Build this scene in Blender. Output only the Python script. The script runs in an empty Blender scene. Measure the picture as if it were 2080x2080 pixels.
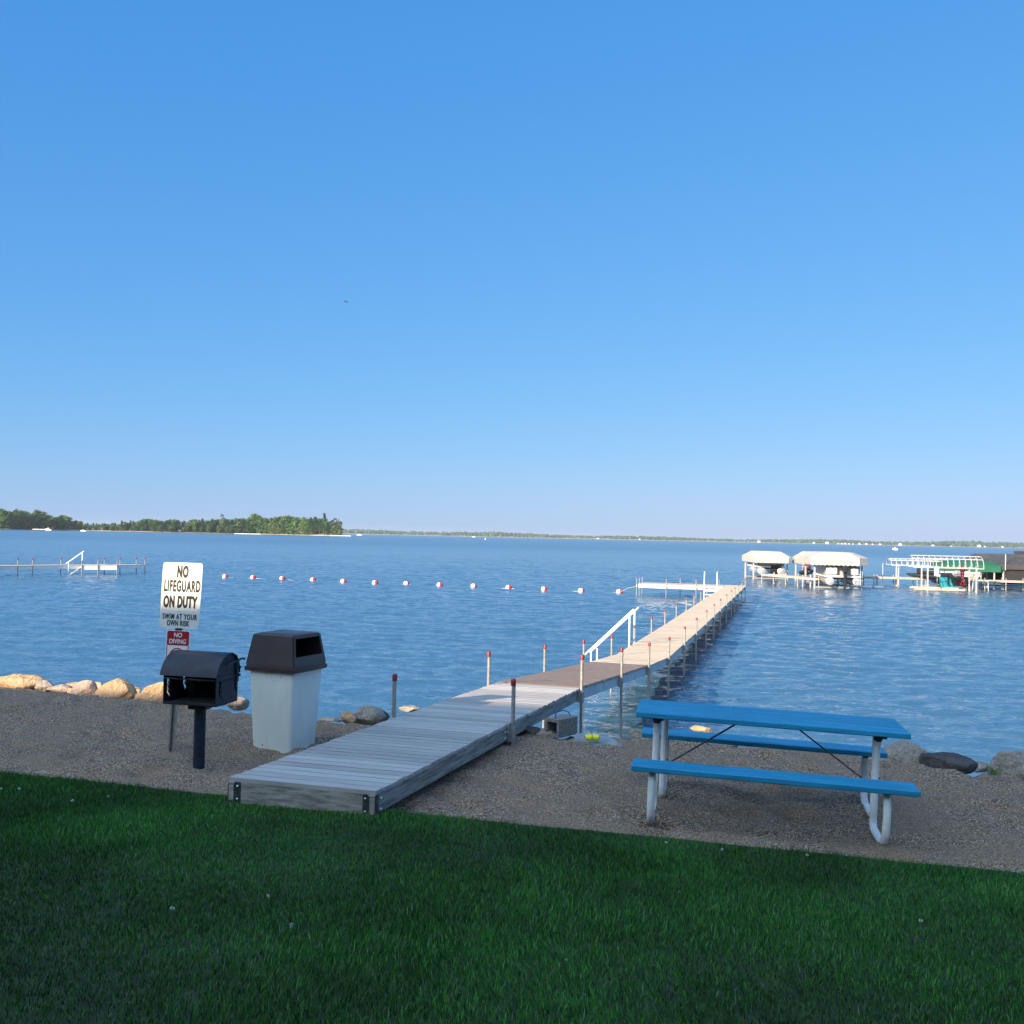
import bpy, math, random
import numpy as np
from mathutils import Vector, Matrix, Euler, noise
R = math.radians
rng = random.Random(7)
nr = np.random.RandomState(11)
S = bpy.context.scene
COL = S.collection

# ------------------------------------------------------------------ camera, sky, sun
F = 2086.0; ROLL = R(1.2); PITCH = math.atan(50 * math.cos(R(1.2)) / F)
CAMZ = 3.5                       # eye above the lake level (z = 0)
cam = bpy.data.cameras.new('camera'); camo = bpy.data.objects.new('camera', cam); COL.objects.link(camo)
cam.sensor_width = 36; cam.lens = F / 2080 * 36; cam.clip_start = .05; cam.clip_end = 20000
camo.matrix_world = Matrix.Translation((0, 0, CAMZ)) @ Matrix.Rotation(R(90) + PITCH, 4, 'X') @ Matrix.Rotation(ROLL, 4, 'Z')
S.camera = camo
SUN_EL, SUN_AZ = 20.5, 222.0
world = bpy.data.worlds.new('World'); S.world = world; world.use_nodes = True
wn = world.node_tree; bg = wn.nodes['Background']; bg.inputs[1].default_value = .15
sky = wn.nodes.new('ShaderNodeTexSky'); sky.sky_type = 'NISHITA'; sky.sun_disc = False
sky.sun_elevation = R(SUN_EL); sky.sun_rotation = R(SUN_AZ); sky.air_density = 1; sky.dust_density = .3; sky.ozone_density = 4
sep = wn.nodes.new('ShaderNodeSeparateColor'); com = wn.nodes.new('ShaderNodeCombineColor')
wn.links.new(sky.outputs[0], sep.inputs[0])
EXPO = 1.1; FILL_GLOW = 1.7; SKYK = 2 ** -EXPO
for i, (a, p, g) in enumerate(((.51, .90, 0), (.64, .50, 0), (.95, .27, 0))):
    m1 = wn.nodes.new('ShaderNodeMath'); m1.operation = 'MULTIPLY'; m1.inputs[1].default_value = .15
    m2 = wn.nodes.new('ShaderNodeMath'); m2.operation = 'POWER'; m2.inputs[1].default_value = p
    m3 = wn.nodes.new('ShaderNodeMath'); m3.operation = 'MULTIPLY'; m3.inputs[1].default_value = a / .15 * SKYK
    wn.links.new(sep.outputs[i], m1.inputs[0]); wn.links.new(m1.outputs[0], m2.inputs[0]); wn.links.new(m2.outputs[0], m3.inputs[0])
    wn.links.new(m3.outputs[0], com.inputs[i])
# extra glow added to the sun-side sky as fill for the shaded foreground
FILL_DIR = Vector((math.sin(R(SUN_AZ)) * math.cos(R(38)), math.cos(R(SUN_AZ)) * math.cos(R(38)), math.sin(R(38))))
wtc = wn.nodes.new('ShaderNodeTexCoord'); wdt = wn.nodes.new('ShaderNodeVectorMath'); wdt.operation = 'DOT_PRODUCT'; wdt.inputs[1].default_value = FILL_DIR
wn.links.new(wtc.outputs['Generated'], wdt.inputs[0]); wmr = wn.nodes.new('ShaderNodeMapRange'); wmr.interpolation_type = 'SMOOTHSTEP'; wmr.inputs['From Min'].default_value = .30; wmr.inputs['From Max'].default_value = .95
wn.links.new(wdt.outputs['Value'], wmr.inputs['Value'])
wsc = wn.nodes.new('ShaderNodeVectorMath'); wsc.operation = 'SCALE'; wsc.inputs[0].default_value = tuple(c * FILL_GLOW / .15 * SKYK for c in (.74, .86, .92)); wn.links.new(wmr.outputs[0], wsc.inputs['Scale'])
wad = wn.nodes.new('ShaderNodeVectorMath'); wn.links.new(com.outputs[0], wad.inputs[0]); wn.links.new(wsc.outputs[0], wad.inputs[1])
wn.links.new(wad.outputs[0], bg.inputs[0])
sl = bpy.data.lights.new('sun', 'SUN'); sl.energy = 5.0; sl.angle = R(.5); sl.color = (1.0, .80, .56)
so = bpy.data.objects.new('sun', sl); COL.objects.link(so)
sd = Vector((math.sin(R(SUN_AZ)) * math.cos(R(SUN_EL)), math.cos(R(SUN_AZ)) * math.cos(R(SUN_EL)), math.sin(R(SUN_EL))))
so.rotation_euler = (-sd).to_track_quat('-Z', 'Y').to_euler(); so.location = (-20, -20, 30)
S.view_settings.view_transform = 'Standard'; S.view_settings.look = 'None'; S.view_settings.exposure = EXPO; S.view_settings.gamma = 1

# ------------------------------------------------------------------ photo geometry (full-size photo pixels -> world)
def ray(x, y):
    u = (x - 1040) / F; v = -(y - 1040) / F
    X = u * math.cos(ROLL) - v * math.sin(ROLL); Z = u * math.sin(ROLL) + v * math.cos(ROLL)
    c, s = math.cos(PITCH), math.sin(PITCH)
    return Vector((X, c - Z * s, s + Z * c))
def onz(x, y, z):
    d = ray(x, y); return Vector((0, 0, CAMZ)) + d * ((z - CAMZ) / d.z)
def aty(x, y, Y):
    d = ray(x, y); return Vector((0, 0, CAMZ)) + d * (Y / d.y)
DA = R(15.8)                     # the shore runs square to this heading
def uv(x, y): return x * math.sin(DA) + y * math.cos(DA), x * math.cos(DA) - y * math.sin(DA)
def xy(u, v): return u * math.sin(DA) + v * math.cos(DA), u * math.cos(DA) - v * math.sin(DA)

# ------------------------------------------------------------------ materials
def lk(nt, a, b): nt.links.new(a, b)
def mat(name, col, rough=.6, metal=0, var=.12, scale=6, col2=None, bump=0, bscale=40, island=0, spec=.5, trans=0, stretch=None, detail=4, mask=(.4, .62), rot=False):
    m = bpy.data.materials.new(name); m.use_nodes = True; nt = m.node_tree; b = nt.nodes['Principled BSDF']
    b.inputs['Roughness'].default_value = rough; b.inputs['Metallic'].default_value = metal
    b.inputs['Specular IOR Level'].default_value = spec
    tc = nt.nodes.new('ShaderNodeTexCoord'); src = tc.outputs['Object']
    if stretch and rot:
        m0 = nt.nodes.new('ShaderNodeMapping'); m0.inputs['Rotation'].default_value = (0, 0, R(16)); lk(nt, src, m0.inputs[0]); src = m0.outputs[0]
    if stretch:
        mp = nt.nodes.new('ShaderNodeMapping'); mp.inputs['Scale'].default_value = stretch; lk(nt, src, mp.inputs[0]); src = mp.outputs[0]
    n = nt.nodes.new('ShaderNodeTexNoise'); n.inputs['Scale'].default_value = scale; n.inputs['Detail'].default_value = detail
    n.inputs['Roughness'].default_value = .65; lk(nt, src, n.inputs['Vector'])
    rp = nt.nodes.new('ShaderNodeValToRGB'); rp.color_ramp.elements[0].position = mask[0]; rp.color_ramp.elements[1].position = mask[1]
    c1 = tuple(c * (1 - var) for c in col); c2 = col2 or tuple(min(1, c * (1 + var)) for c in col)
    rp.color_ramp.elements[0].color = (*c1, 1); rp.color_ramp.elements[1].color = (*c2, 1)
    lk(nt, n.outputs['Fac'], rp.inputs[0]); out = rp.outputs[0]
    if island:
        g = nt.nodes.new('ShaderNodeNewGeometry'); mr = nt.nodes.new('ShaderNodeMapRange')
        mr.inputs['To Min'].default_value = 1 - island; mr.inputs['To Max'].default_value = 1 + island
        lk(nt, g.outputs['Random Per Island'], mr.inputs['Value'])
        vm = nt.nodes.new('ShaderNodeVectorMath'); vm.operation = 'SCALE'; lk(nt, out, vm.inputs[0]); lk(nt, mr.outputs[0], vm.inputs['Scale']); out = vm.outputs[0]
    lk(nt, out, b.inputs['Base Color'])
    if bump:
        n2 = nt.nodes.new('ShaderNodeTexNoise'); n2.inputs['Scale'].default_value = bscale; n2.inputs['Detail'].default_value = 5; lk(nt, src, n2.inputs['Vector'])
        bp = nt.nodes.new('ShaderNodeBump'); bp.inputs['Strength'].default_value = .6; bp.inputs['Distance'].default_value = bump
        lk(nt, n2.outputs['Fac'], bp.inputs['Height']); lk(nt, bp.outputs[0], b.inputs['Normal'])
    if trans: b.inputs['Transmission Weight'].default_value = trans
    return m
M = {}
M['old_wood'] = mat('weathered_wood', (.37, .35, .325), .7, var=.22, scale=5, stretch=(.6, 9, 3), bump=.004, bscale=12, island=.20, detail=8, rot=True, mask=(.3, .7))
M['side_wood'] = mat('weathered_stringer_wood', (.27, .25, .22), .75, var=.4, scale=4, stretch=(1.2, .5, 9), bump=.003, bscale=12, detail=8, rot=True)
M['tan_deck'] = mat('tan_composite_deck', (.56, .44, .31), .65, var=.10, scale=5, stretch=(.4, 4, 2), rot=True, island=.09, bump=.002, bscale=20)
M['brown_mat'] = mat('brown_ramp_surface', (.235, .165, .125), .85, var=.10, scale=5.5, col2=(.40, .29, .22), bump=.003, bscale=90, detail=10, mask=(.56, .70))
M['mat_wear'] = mat('worn_flecks', (.50, .38, .28), .8, var=.2)
M['alu'] = mat('grey_painted_aluminium', (.50, .52, .54), .45, metal=.25, var=.12, scale=3, bump=.001, bscale=30)
M['white_metal'] = mat('white_metal', (.80, .79, .76), .4, var=.05, scale=4)
M['galv'] = mat('galvanised_steel', (.31, .305, .29), .45, metal=.35, var=.2, scale=25, bump=.0006, bscale=80)
M['dark_bracket'] = mat('dark_green_steel', (.045, .055, .05), .5, metal=.3, var=.3, scale=20)
M['bolt'] = mat('zinc_bolt', (.72, .74, .76), .3, metal=.6)
M['red_cap'] = mat('red_vinyl_cap', (.22, .015, .022), .4, var=.2, scale=12)
M['black_steel_sky_tint'] = mat('black_painted_steel_sky_tint', (.010, .018, .036), .5, metal=.0, var=.35, scale=9, bump=.0008, bscale=90, col2=(.016, .026, .046), spec=.35)  # black paint with the blue sheen of the sky put into its base colour
M['soot'] = mat('sooty_steel', (.009, .008, .008), .9, var=.4, scale=14, col2=(.022, .02, .018), bump=.004, bscale=40)
M['brown_plastic'] = mat('dark_brown_plastic', (.045, .030, .030), .45, var=.1, scale=7, bump=.0006, bscale=160)
M['bin_body'] = mat('off_white_fibreglass', (.74, .77, .70), .5, var=.06, scale=3, col2=(.78, .81, .75), bump=.001, bscale=8, stretch=(1, 1, .4))
M['bin_dirt'] = mat('grime', (.10, .09, .07), .9, var=.5)
M['blue_paint'] = mat('bright_blue_painted_wood', (.003, .21, .38), .6, var=.2, scale=5, stretch=(.5, 5, 5), bump=.004, bscale=14, island=.10, detail=10, col2=(.008, .29, .50), mask=(.35, .7))
M['white_pipe'] = mat('white_powder_coat', (.76, .77, .74), .4, var=.1, scale=7, col2=(.82, .82, .80))
M['brace'] = mat('rusty_grey_brace', (.10, .09, .085), .6, metal=.3, var=.5, scale=12, col2=(.16, .13, .11))
M['black_plastic'] = mat('black_plastic', (.012, .012, .013), .5)
M['sign_white'] = mat('white_sign_face', (.80, .80, .76), .4, var=.02, scale=3)
M['sign_black'] = mat('black_sign_ink', (.012, .012, .014), .5)
M['sign_red'] = mat('red_sign_ink', (.36, .012, .03), .45)
M['concrete'] = mat('grey_concrete', (.20, .185, .165), .95, var=.3, scale=30, bump=.006, bscale=90)
M['tarp'] = mat('pale_plastic_sheet', (.23, .25, .25), .5, var=.2, scale=9, bump=.01, bscale=14)
M['yellow'] = mat('yellow_foam', (.80, .74, .02), .6, var=.05)
M['blue_rope'] = mat('blue_rope', (.02, .06, .25), .7)
M['buoy_white'] = mat('white_float_plastic', (.82, .78, .72), .35, var=.04)
M['buoy_red'] = mat('red_float_plastic', (.55, .03, .035), .4, var=.1)
M['rope'] = mat('pale_rope', (.6, .58, .5), .8)
M['canvas'] = mat('cream_canvas', (.42, .40, .36), .8, var=.08, scale=1.2, bump=.03, bscale=1.5)
M['canvas_grey'] = mat('charcoal_canvas', (.05, .05, .05), .8, var=.15, scale=1.0, bump=.03, bscale=1.5)
M['canvas_dark'] = mat('near_black_canvas', (.022, .022, .024), .8, var=.15, scale=1.0)
M['canvas_green'] = mat('green_canvas', (.006, .10, .055), .75, var=.12, scale=1.0, bump=.03, bscale=1.5)
M['pontoon'] = mat('brushed_aluminium', (.60, .61, .62), .32, metal=.6, var=.12, scale=2)
M['boat_grey'] = mat('grey_boat_panel', (.33, .33, .34), .5, var=.1, scale=3)
M['boat_white'] = mat('white_gelcoat', (.78, .76, .72), .3, var=.04)
M['boat_black'] = mat('black_gelcoat', (.02, .022, .026), .25, var=.2)
M['boat_teal'] = mat('teal_gelcoat', (.015, .23, .27), .3, var=.1)
M['motor_red'] = mat('maroon_engine_cowl', (.16, .015, .03), .35)
M['seat_tan'] = mat('tan_vinyl', (.50, .42, .30), .6)
M['pier_wood'] = mat('sun_bleached_pier_wood', (.42, .34, .27), .8, var=.2, scale=2, island=.1)
M['bark'] = mat('bark', (.10, .075, .055), .9, var=.3, scale=3)
M['pale_bark'] = mat('pale_bark', (.36, .31, .26), .9, var=.2, scale=3)
def leafmat(n, c):
    m = mat(n, c, .75, var=.35, scale=.35, island=.35, spec=.25, col2=(c[0] * 1.5, c[1] * 1.35, c[2] * 1.1)); return m
M['leaf_a'] = leafmat('oak_foliage', (.052, .12, .030)); M['leaf_b'] = leafmat('light_foliage', (.09, .17, .045))
M['leaf_c'] = leafmat('pine_foliage', (.030, .075, .030)); M['leaf_d'] = leafmat('olive_foliage', (.10, .14, .055))
M['far_leaf'] = mat('distant_wood', (.035, .075, .030), .9, var=.4, scale=.01, island=.35)
M['shore_sand'] = mat('pale_shore_sand', (.34, .26, .18), .9, var=.25, scale=.05)
M['house_wall'] = mat('white_siding', (.75, .73, .70), .7); M['house_roof'] = mat('grey_shingles', (.13, .12, .12), .9)
M['lodge_wall'] = mat('brown_lap_siding', (.16, .11, .08), .8); M['glass'] = mat('window_glass', (.03, .04, .05), .08)
M['clover'] = mat('white_clover_petals', (.55, .56, .50), .8); M['stem'] = mat('green_stem', (.05, .13, .03), .8)
M['stick'] = mat('bleached_twig', (.42, .37, .33), .9)
M['bird'] = mat('dark_feathers', (.02, .02, .02), .8)

def rockmat(n, c, c2, sc=9):
    m = bpy.data.materials.new(n); m.use_nodes = True; nt = m.node_tree; b = nt.nodes['Principled BSDF']; b.inputs['Roughness'].default_value = .85
    b.inputs['Specular IOR Level'].default_value = .25
    tc = nt.nodes.new('ShaderNodeTexCoord')
    n1 = nt.nodes.new('ShaderNodeTexNoise'); n1.inputs['Scale'].default_value = 3.5; n1.inputs['Detail'].default_value = 8; n1.inputs['Roughness'].default_value = .7
    n2 = nt.nodes.new('ShaderNodeTexNoise'); n2.inputs['Scale'].default_value = 60; n2.inputs['Detail'].default_value = 3
    for q in (n1, n2): lk(nt, tc.outputs['Object'], q.inputs['Vector'])
    r1 = nt.nodes.new('ShaderNodeValToRGB'); e = r1.color_ramp.elements; e[0].position = .36; e[1].position = .64; e[0].color = (*c, 1); e[1].color = (*c2, 1)
    lk(nt, n1.outputs['Fac'], r1.inputs[0])
    r2 = nt.nodes.new('ShaderNodeMapRange'); r2.inputs['From Min'].default_value = .3; r2.inputs['From Max'].default_value = .7; r2.inputs['To Min'].default_value = .65; r2.inputs['To Max'].default_value = 1.25
    lk(nt, n2.outputs['Fac'], r2.inputs['Value'])
    vm = nt.nodes.new('ShaderNodeVectorMath'); vm.operation = 'SCALE'; lk(nt, r1.outputs[0], vm.inputs[0]); lk(nt, r2.outputs[0], vm.inputs['Scale'])
    lk(nt, vm.outputs[0], b.inputs['Base Color'])
    bp = nt.nodes.new('ShaderNodeBump'); bp.inputs['Strength'].default_value = 1.0; bp.inputs['Distance'].default_value = .05
    n3 = nt.nodes.new('ShaderNodeTexNoise'); n3.inputs['Scale'].default_value = 14; n3.inputs['Detail'].default_value = 8; lk(nt, tc.outputs['Object'], n3.inputs['Vector'])
    lk(nt, n3.outputs['Fac'], bp.inputs['Height']); lk(nt, bp.outputs[0], b.inputs['Normal'])
    return m
M['rock_tan'] = rockmat('tan_granite', (.42, .25, .13), (.56, .38, .22)); M['rock_grey'] = rockmat('grey_granite', (.22, .19, .16), (.36, .32, .27))
M['rock_dark'] = rockmat('dark_basalt', (.05, .045, .045), (.11, .10, .095)); M['rock_pink'] = rockmat('pinkish_granite', (.36, .25, .19), (.50, .38, .30))

def sandmat():
    m = bpy.data.materials.new('gravelly_sand'); m.use_nodes = True; nt = m.node_tree; b = nt.nodes['Principled BSDF']; b.inputs['Roughness'].default_value = .95
    b.inputs['Specular IOR Level'].default_value = .2
    tc = nt.nodes.new('ShaderNodeTexCoord'); o = tc.outputs['Object']
    v = nt.nodes.new('ShaderNodeTexVoronoi'); v.inputs['Scale'].default_value = 115; lk(nt, o, v.inputs['Vector'])
    v2 = nt.nodes.new('ShaderNodeTexVoronoi'); v2.inputs['Scale'].default_value = 60; lk(nt, o, v2.inputs['Vector'])
    sp = nt.nodes.new('ShaderNodeSeparateColor'); lk(nt, v.outputs['Color'], sp.inputs[0])
    r = nt.nodes.new('ShaderNodeValToRGB'); cr = r.color_ramp; cr.elements[0].position = 0; cr.elements[0].color = (.045, .032, .024, 1); cr.elements[1].position = 1; cr.elements[1].color = (.66, .54, .42, 1)
    for p_, c_ in ((.3, (.15, .103, .071)), (.6, (.33, .233, .160)), (.88, (.47, .34, .24))):
        q = cr.elements.new(p_); q.color = (*c_, 1)
    lk(nt, sp.outputs[0], r.inputs[0])
    n = nt.nodes.new('ShaderNodeTexNoise'); n.inputs['Scale'].default_value = 1.7; n.inputs['Detail'].default_value = 6; lk(nt, o, n.inputs['Vector'])
    rr = nt.nodes.new('ShaderNodeMapRange'); rr.inputs['From Min'].default_value = .38; rr.inputs['From Max'].default_value = .62; lk(nt, n.outputs['Fac'], rr.inputs['Value'])
    mx = nt.nodes.new('ShaderNodeMix'); mx.data_type = 'RGBA'; lk(nt, rr.outputs[0], mx.inputs['Factor'])
    mul = nt.nodes.new('ShaderNodeMath'); mul.operation = 'MULTIPLY'; mul.inputs[1].default_value = .6; lk(nt, rr.outputs[0], mul.inputs[0]); lk(nt, mul.outputs[0], mx.inputs['Factor'])
    lk(nt, r.outputs[0], mx.inputs['A']); mx.inputs['B'].default_value = (.30, .21, .138, 1)
    lk(nt, mx.outputs['Result'], b.inputs['Base Color'])
    ad = nt.nodes.new('ShaderNodeMath'); ad.operation = 'ADD'; lk(nt, v.outputs['Distance'], ad.inputs[0]); lk(nt, v2.outputs['Distance'], ad.inputs[1])
    bp = nt.nodes.new('ShaderNodeBump'); bp.invert = True; bp.inputs['Strength'].default_value = 1.0; bp.inputs['Distance'].default_value = .010
    lk(nt, ad.outputs[0], bp.inputs['Height']); lk(nt, bp.outputs[0], b.inputs['Normal'])
    return m
M['sand'] = sandmat()
M['soil'] = mat('lawn_soil', (.022, .035, .012), .95, var=.4, scale=9)
def grassmat():
    m = bpy.data.materials.new('grass_blades'); m.use_nodes = True; nt = m.node_tree; b = nt.nodes['Principled BSDF']
    b.inputs['Roughness'].default_value = .6; b.inputs['Specular IOR Level'].default_value = .12
    g = nt.nodes.new('ShaderNodeNewGeometry'); r = nt.nodes.new('ShaderNodeValToRGB'); cr = r.color_ramp
    cr.elements[0].color = (.006, .035, .008, 1); cr.elements[1].color = (.16, .26, .12, 1)
    for p_, c_ in ((.35, (.020, .110, .014)), (.7, (.042, .175, .022)), (.90, (.078, .24, .040)), (.96, (.09, .24, .09))): q = cr.elements.new(p_); q.color = (*c_, 1)
    lk(nt, g.outputs['Random Per Island'], r.inputs[0])
    tc = nt.nodes.new('ShaderNodeTexCoord'); n = nt.nodes.new('ShaderNodeTexNoise'); n.inputs['Scale'].default_value = .8; n.inputs['Detail'].default_value = 5; lk(nt, tc.outputs['Object'], n.inputs['Vector'])
    mr = nt.nodes.new('ShaderNodeMapRange'); mr.inputs['From Min'].default_value = .35; mr.inputs['From Max'].default_value = .65; mr.inputs['To Min'].default_value = .6; mr.inputs['To Max'].default_value = 1.35
    lk(nt, n.outputs['Fac'], mr.inputs['Value'])
    vm = nt.nodes.new('ShaderNodeVectorMath'); vm.operation = 'SCALE'; lk(nt, r.outputs[0], vm.inputs[0]); lk(nt, mr.outputs[0], vm.inputs['Scale']); lk(nt, vm.outputs[0], b.inputs['Base Color'])
    return m
M['grass'] = grassmat()
def watermat():
    m = bpy.data.materials.new('lake_water'); m.use_nodes = True; nt = m.node_tree; b = nt.nodes['Principled BSDF']
    b.inputs['Base Color'].default_value = (.038, .102, .17, 1); b.inputs['IOR'].default_value = 1.5
    tc = nt.nodes.new('ShaderNodeTexCoord')
    mp = nt.nodes.new('ShaderNodeMapping'); mp.inputs['Rotation'].default_value = (0, 0, R(8)); mp.inputs['Scale'].default_value = (.55, 1.25, 1); lk(nt, tc.outputs['Object'], mp.inputs[0])
    hs = None
    for sc, amp in ((.32, .07), (1.2, .065), (4.2, .046), (12, .014)):
        n = nt.nodes.new('ShaderNodeTexNoise'); n.inputs['Scale'].default_value = sc; n.inputs['Detail'].default_value = 2; n.inputs['Distortion'].default_value = .4
        lk(nt, mp.outputs[0], n.inputs['Vector'])
        k = nt.nodes.new('ShaderNodeMath'); k.operation = 'MULTIPLY'; k.inputs[1].default_value = amp; lk(nt, n.outputs['Fac'], k.inputs[0])
        if hs is None: hs = k.outputs[0]
        else:
            a = nt.nodes.new('ShaderNodeMath'); a.operation = 'ADD'; lk(nt, hs, a.inputs[0]); lk(nt, k.outputs[0], a.inputs[1]); hs = a.outputs[0]
    sx_ = nt.nodes.new('ShaderNodeSeparateXYZ'); lk(nt, tc.outputs['Object'], sx_.inputs[0]); rg = nt.nodes.new('ShaderNodeMapRange')
    rg.inputs['From Min'].default_value = 30; rg.inputs['From Max'].default_value = 350; rg.inputs['To Min'].default_value = .07; rg.inputs['To Max'].default_value = .24; lk(nt, sx_.outputs['Y'], rg.inputs['Value']); lk(nt, rg.outputs[0], b.inputs['Roughness'])
    # wind patches: broad areas of rougher and calmer water
    n = nt.nodes.new('ShaderNodeTexNoise'); n.inputs['Scale'].default_value = .03; n.inputs['Detail'].default_value = 4; lk(nt, mp.outputs[0], n.inputs['Vector'])
    mr = nt.nodes.new('ShaderNodeMapRange'); mr.inputs['From Min'].default_value = .35; mr.inputs['From Max'].default_value = .65; mr.inputs['To Min'].default_value = .75; mr.inputs['To Max'].default_value = 1.15
    lk(nt, n.outputs['Fac'], mr.inputs['Value'])
    bp = nt.nodes.new('ShaderNodeBump'); bp.inputs['Distance'].default_value = 1.0; lk(nt, mr.outputs[0], bp.inputs['Strength'])
    lk(nt, hs, bp.inputs['Height']); lk(nt, bp.outputs[0], b.inputs['Normal'])
    return m
M['water'] = watermat()

# ------------------------------------------------------------------ building helpers
class MB:
    def __init__(s): s.v = []; s.f = []
    def add(s, vs, fs):
        o = len(s.v); s.v += [tuple(v) for v in vs]; s.f += [tuple(i + o for i in f) for f in fs]; return s
    def box(s, c, d, rz=0, rx=0, ry=0, taper=1, bev=0):
        hx, hy, hz = d[0] / 2, d[1] / 2, d[2] / 2; m = Euler((rx, ry, rz)).to_matrix(); c = Vector(c)
        if bev:
            b = min(bev, hx * .9, hy * .9, hz * .9); vs = []; 
            for z, q in ((-hz, b), (-hz + b, 0), (hz - b, 0), (hz, b)):
                for x, y in ((-hx + b, -hy + q), (hx - b, -hy + q), (hx - q, -hy + b), (hx - q, hy - b), (hx - b, hy - q), (-hx + b, hy - q), (-hx + q, hy - b), (-hx + q, -hy + b)):
                    vs.append(c + m @ Vector((x, y, z)))
            fs = [tuple(range(7, -1, -1)), tuple(range(24, 32))]
            for k in range(3):
                for i in range(8): fs.append((k * 8 + i, k * 8 + (i + 1) % 8, k * 8 + 8 + (i + 1) % 8, k * 8 + 8 + i))
            return s.add(vs, fs)
        vs = []
        for z, t in ((-hz, 1), (hz, taper)):
            for x, y in ((-hx, -hy), (hx, -hy), (hx, hy), (-hx, hy)): vs.append(c + m @ Vector((x * t, y * t, z)))
        return s.add(vs, [(3, 2, 1, 0), (4, 5, 6, 7), (0, 1, 5, 4), (1, 2, 6, 5), (2, 3, 7, 6), (3, 0, 4, 7)])
    def tube(s, pts, r, n=8, cap=True, sq=1.0):
        pts = [Vector(p) for p in pts]; rs = r if isinstance(r, (list, tuple)) else [r] * len(pts); vs = []; up = None
        for i, p in enumerate(pts):
            t = (pts[min(i + 1, len(pts) - 1)] - pts[max(i - 1, 0)]).normalized()
            if up is None: up = Vector((0, 0, 1)) if abs(t.z) < .9 else Vector((1, 0, 0))
            x = t.cross(up).normalized(); up = x.cross(t).normalized()
            for k in range(n):
                a = 2 * math.pi * k / n; vs.append(p + (x * math.cos(a) + up * math.sin(a) * sq) * rs[i])
        fs = []
        for i in range(len(pts) - 1):
            for k in range(n): fs.append((i * n + k, i * n + (k + 1) % n, (i + 1) * n + (k + 1) % n, (i + 1) * n + k))
        if cap: fs += [tuple(range(n - 1, -1, -1)), tuple(range((len(pts) - 1) * n, len(pts) * n))]
        return s.add(vs, fs)
    def prism(s, poly, a, b, axis='x'):
        """polygon poly (p,q) extruded from a to b along axis"""
        n = len(poly); mk = {'x': lambda p, q, t: (t, p, q), 'y': lambda p, q, t: (p, t, q), 'z': lambda p, q, t: (p, q, t)}[axis]
        vs = [mk(p, q, a) for p, q in poly] + [mk(p, q, b) for p, q in poly]
        fs = [tuple(range(n)), tuple(range(2 * n - 1, n - 1, -1))] + [(i, i + n, (i + 1) % n + n, (i + 1) % n) for i in range(n)]
        return s.add(vs, fs)
    def sphere(s, c, r, n=12, m=8, sc=(1, 1, 1)):
        vs = []; fs = []
        for i in range(m + 1):
            th = math.pi * i / m
            for k in range(n):
                a = 2 * math.pi * k / n; vs.append((c[0] + r * sc[0] * math.sin(th) * math.cos(a), c[1] + r * sc[1] * math.sin(th) * math.sin(a), c[2] + r * sc[2] * math.cos(th)))
        for i in range(m):
            for k in range(n): fs.append((i * n + k, (i + 1) * n + k, (i + 1) * n + (k + 1) % n, i * n + (k + 1) % n))
        return s.add(vs, fs)
    def build(s, name, m, parent=None, smooth=False, off=None):
        o_ = Vector(off) if off is not None else None
        vs = [tuple(Vector(v) - o_) for v in s.v] if o_ is not None else s.v
        me = bpy.data.meshes.new(name); me.from_pydata(vs, [], s.f); me.validate(); me.update()
        if m is not None: me.materials.append(m)
        if smooth:
            me.polygons.foreach_set('use_smooth', [True] * len(me.polygons))
            try: me.set_sharp_from_angle(angle=R(35))
            except Exception: pass
        ob = bpy.data.objects.new(name, me); COL.objects.link(ob)
        if parent is not None: ob.parent = parent
        return ob
def npmesh(name, v, f, m, smooth=False):
    me = bpy.data.meshes.new(name); v = np.asarray(v, np.float32); f = np.asarray(f, np.int32)
    k = f.shape[1]; me.vertices.add(len(v)); me.vertices.foreach_set('co', v.ravel())
    me.loops.add(f.size); me.loops.foreach_set('vertex_index', f.ravel())
    me.polygons.add(len(f)); me.polygons.foreach_set('loop_start', np.arange(0, f.size, k, dtype=np.int32))
    if smooth: me.polygons.foreach_set('use_smooth', np.ones(len(f), bool))
    me.update(calc_edges=True); me.validate(); me.materials.append(m)
    ob = bpy.data.objects.new(name, me); COL.objects.link(ob); return ob
def thing(name, label, cat, loc=(0, 0, 0), rz=0, group=None, ry=0):
    o = bpy.data.objects.new(name, None); COL.objects.link(o); o.location = loc; o.rotation_euler = (0, ry, rz); o.empty_display_size = .2
    return tag(o, label, cat, group)
def tag(o, label=None, cat=None, group=None, kind=None):
    if label: o['label'] = label
    if cat: o['category'] = cat
    if group: o['group'] = group
    if kind: o['kind'] = kind
    return o
def dup(root, loc=None, rz=None, sc=None, label=None, group=None):
    c = root.copy(); COL.objects.link(c)
    if loc is not None: c.location = loc
    if rz is not None: c.rotation_euler = (0, 0, rz)
    if sc is not None: c.scale = sc
    if label: c['label'] = label
    if group: c['group'] = group
    for ch in list(root.children):
        d = ch.copy(); COL.objects.link(d); d.parent = c
        for g in list(ch.children): e = g.copy(); COL.objects.link(e); e.parent = d
    return c
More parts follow.
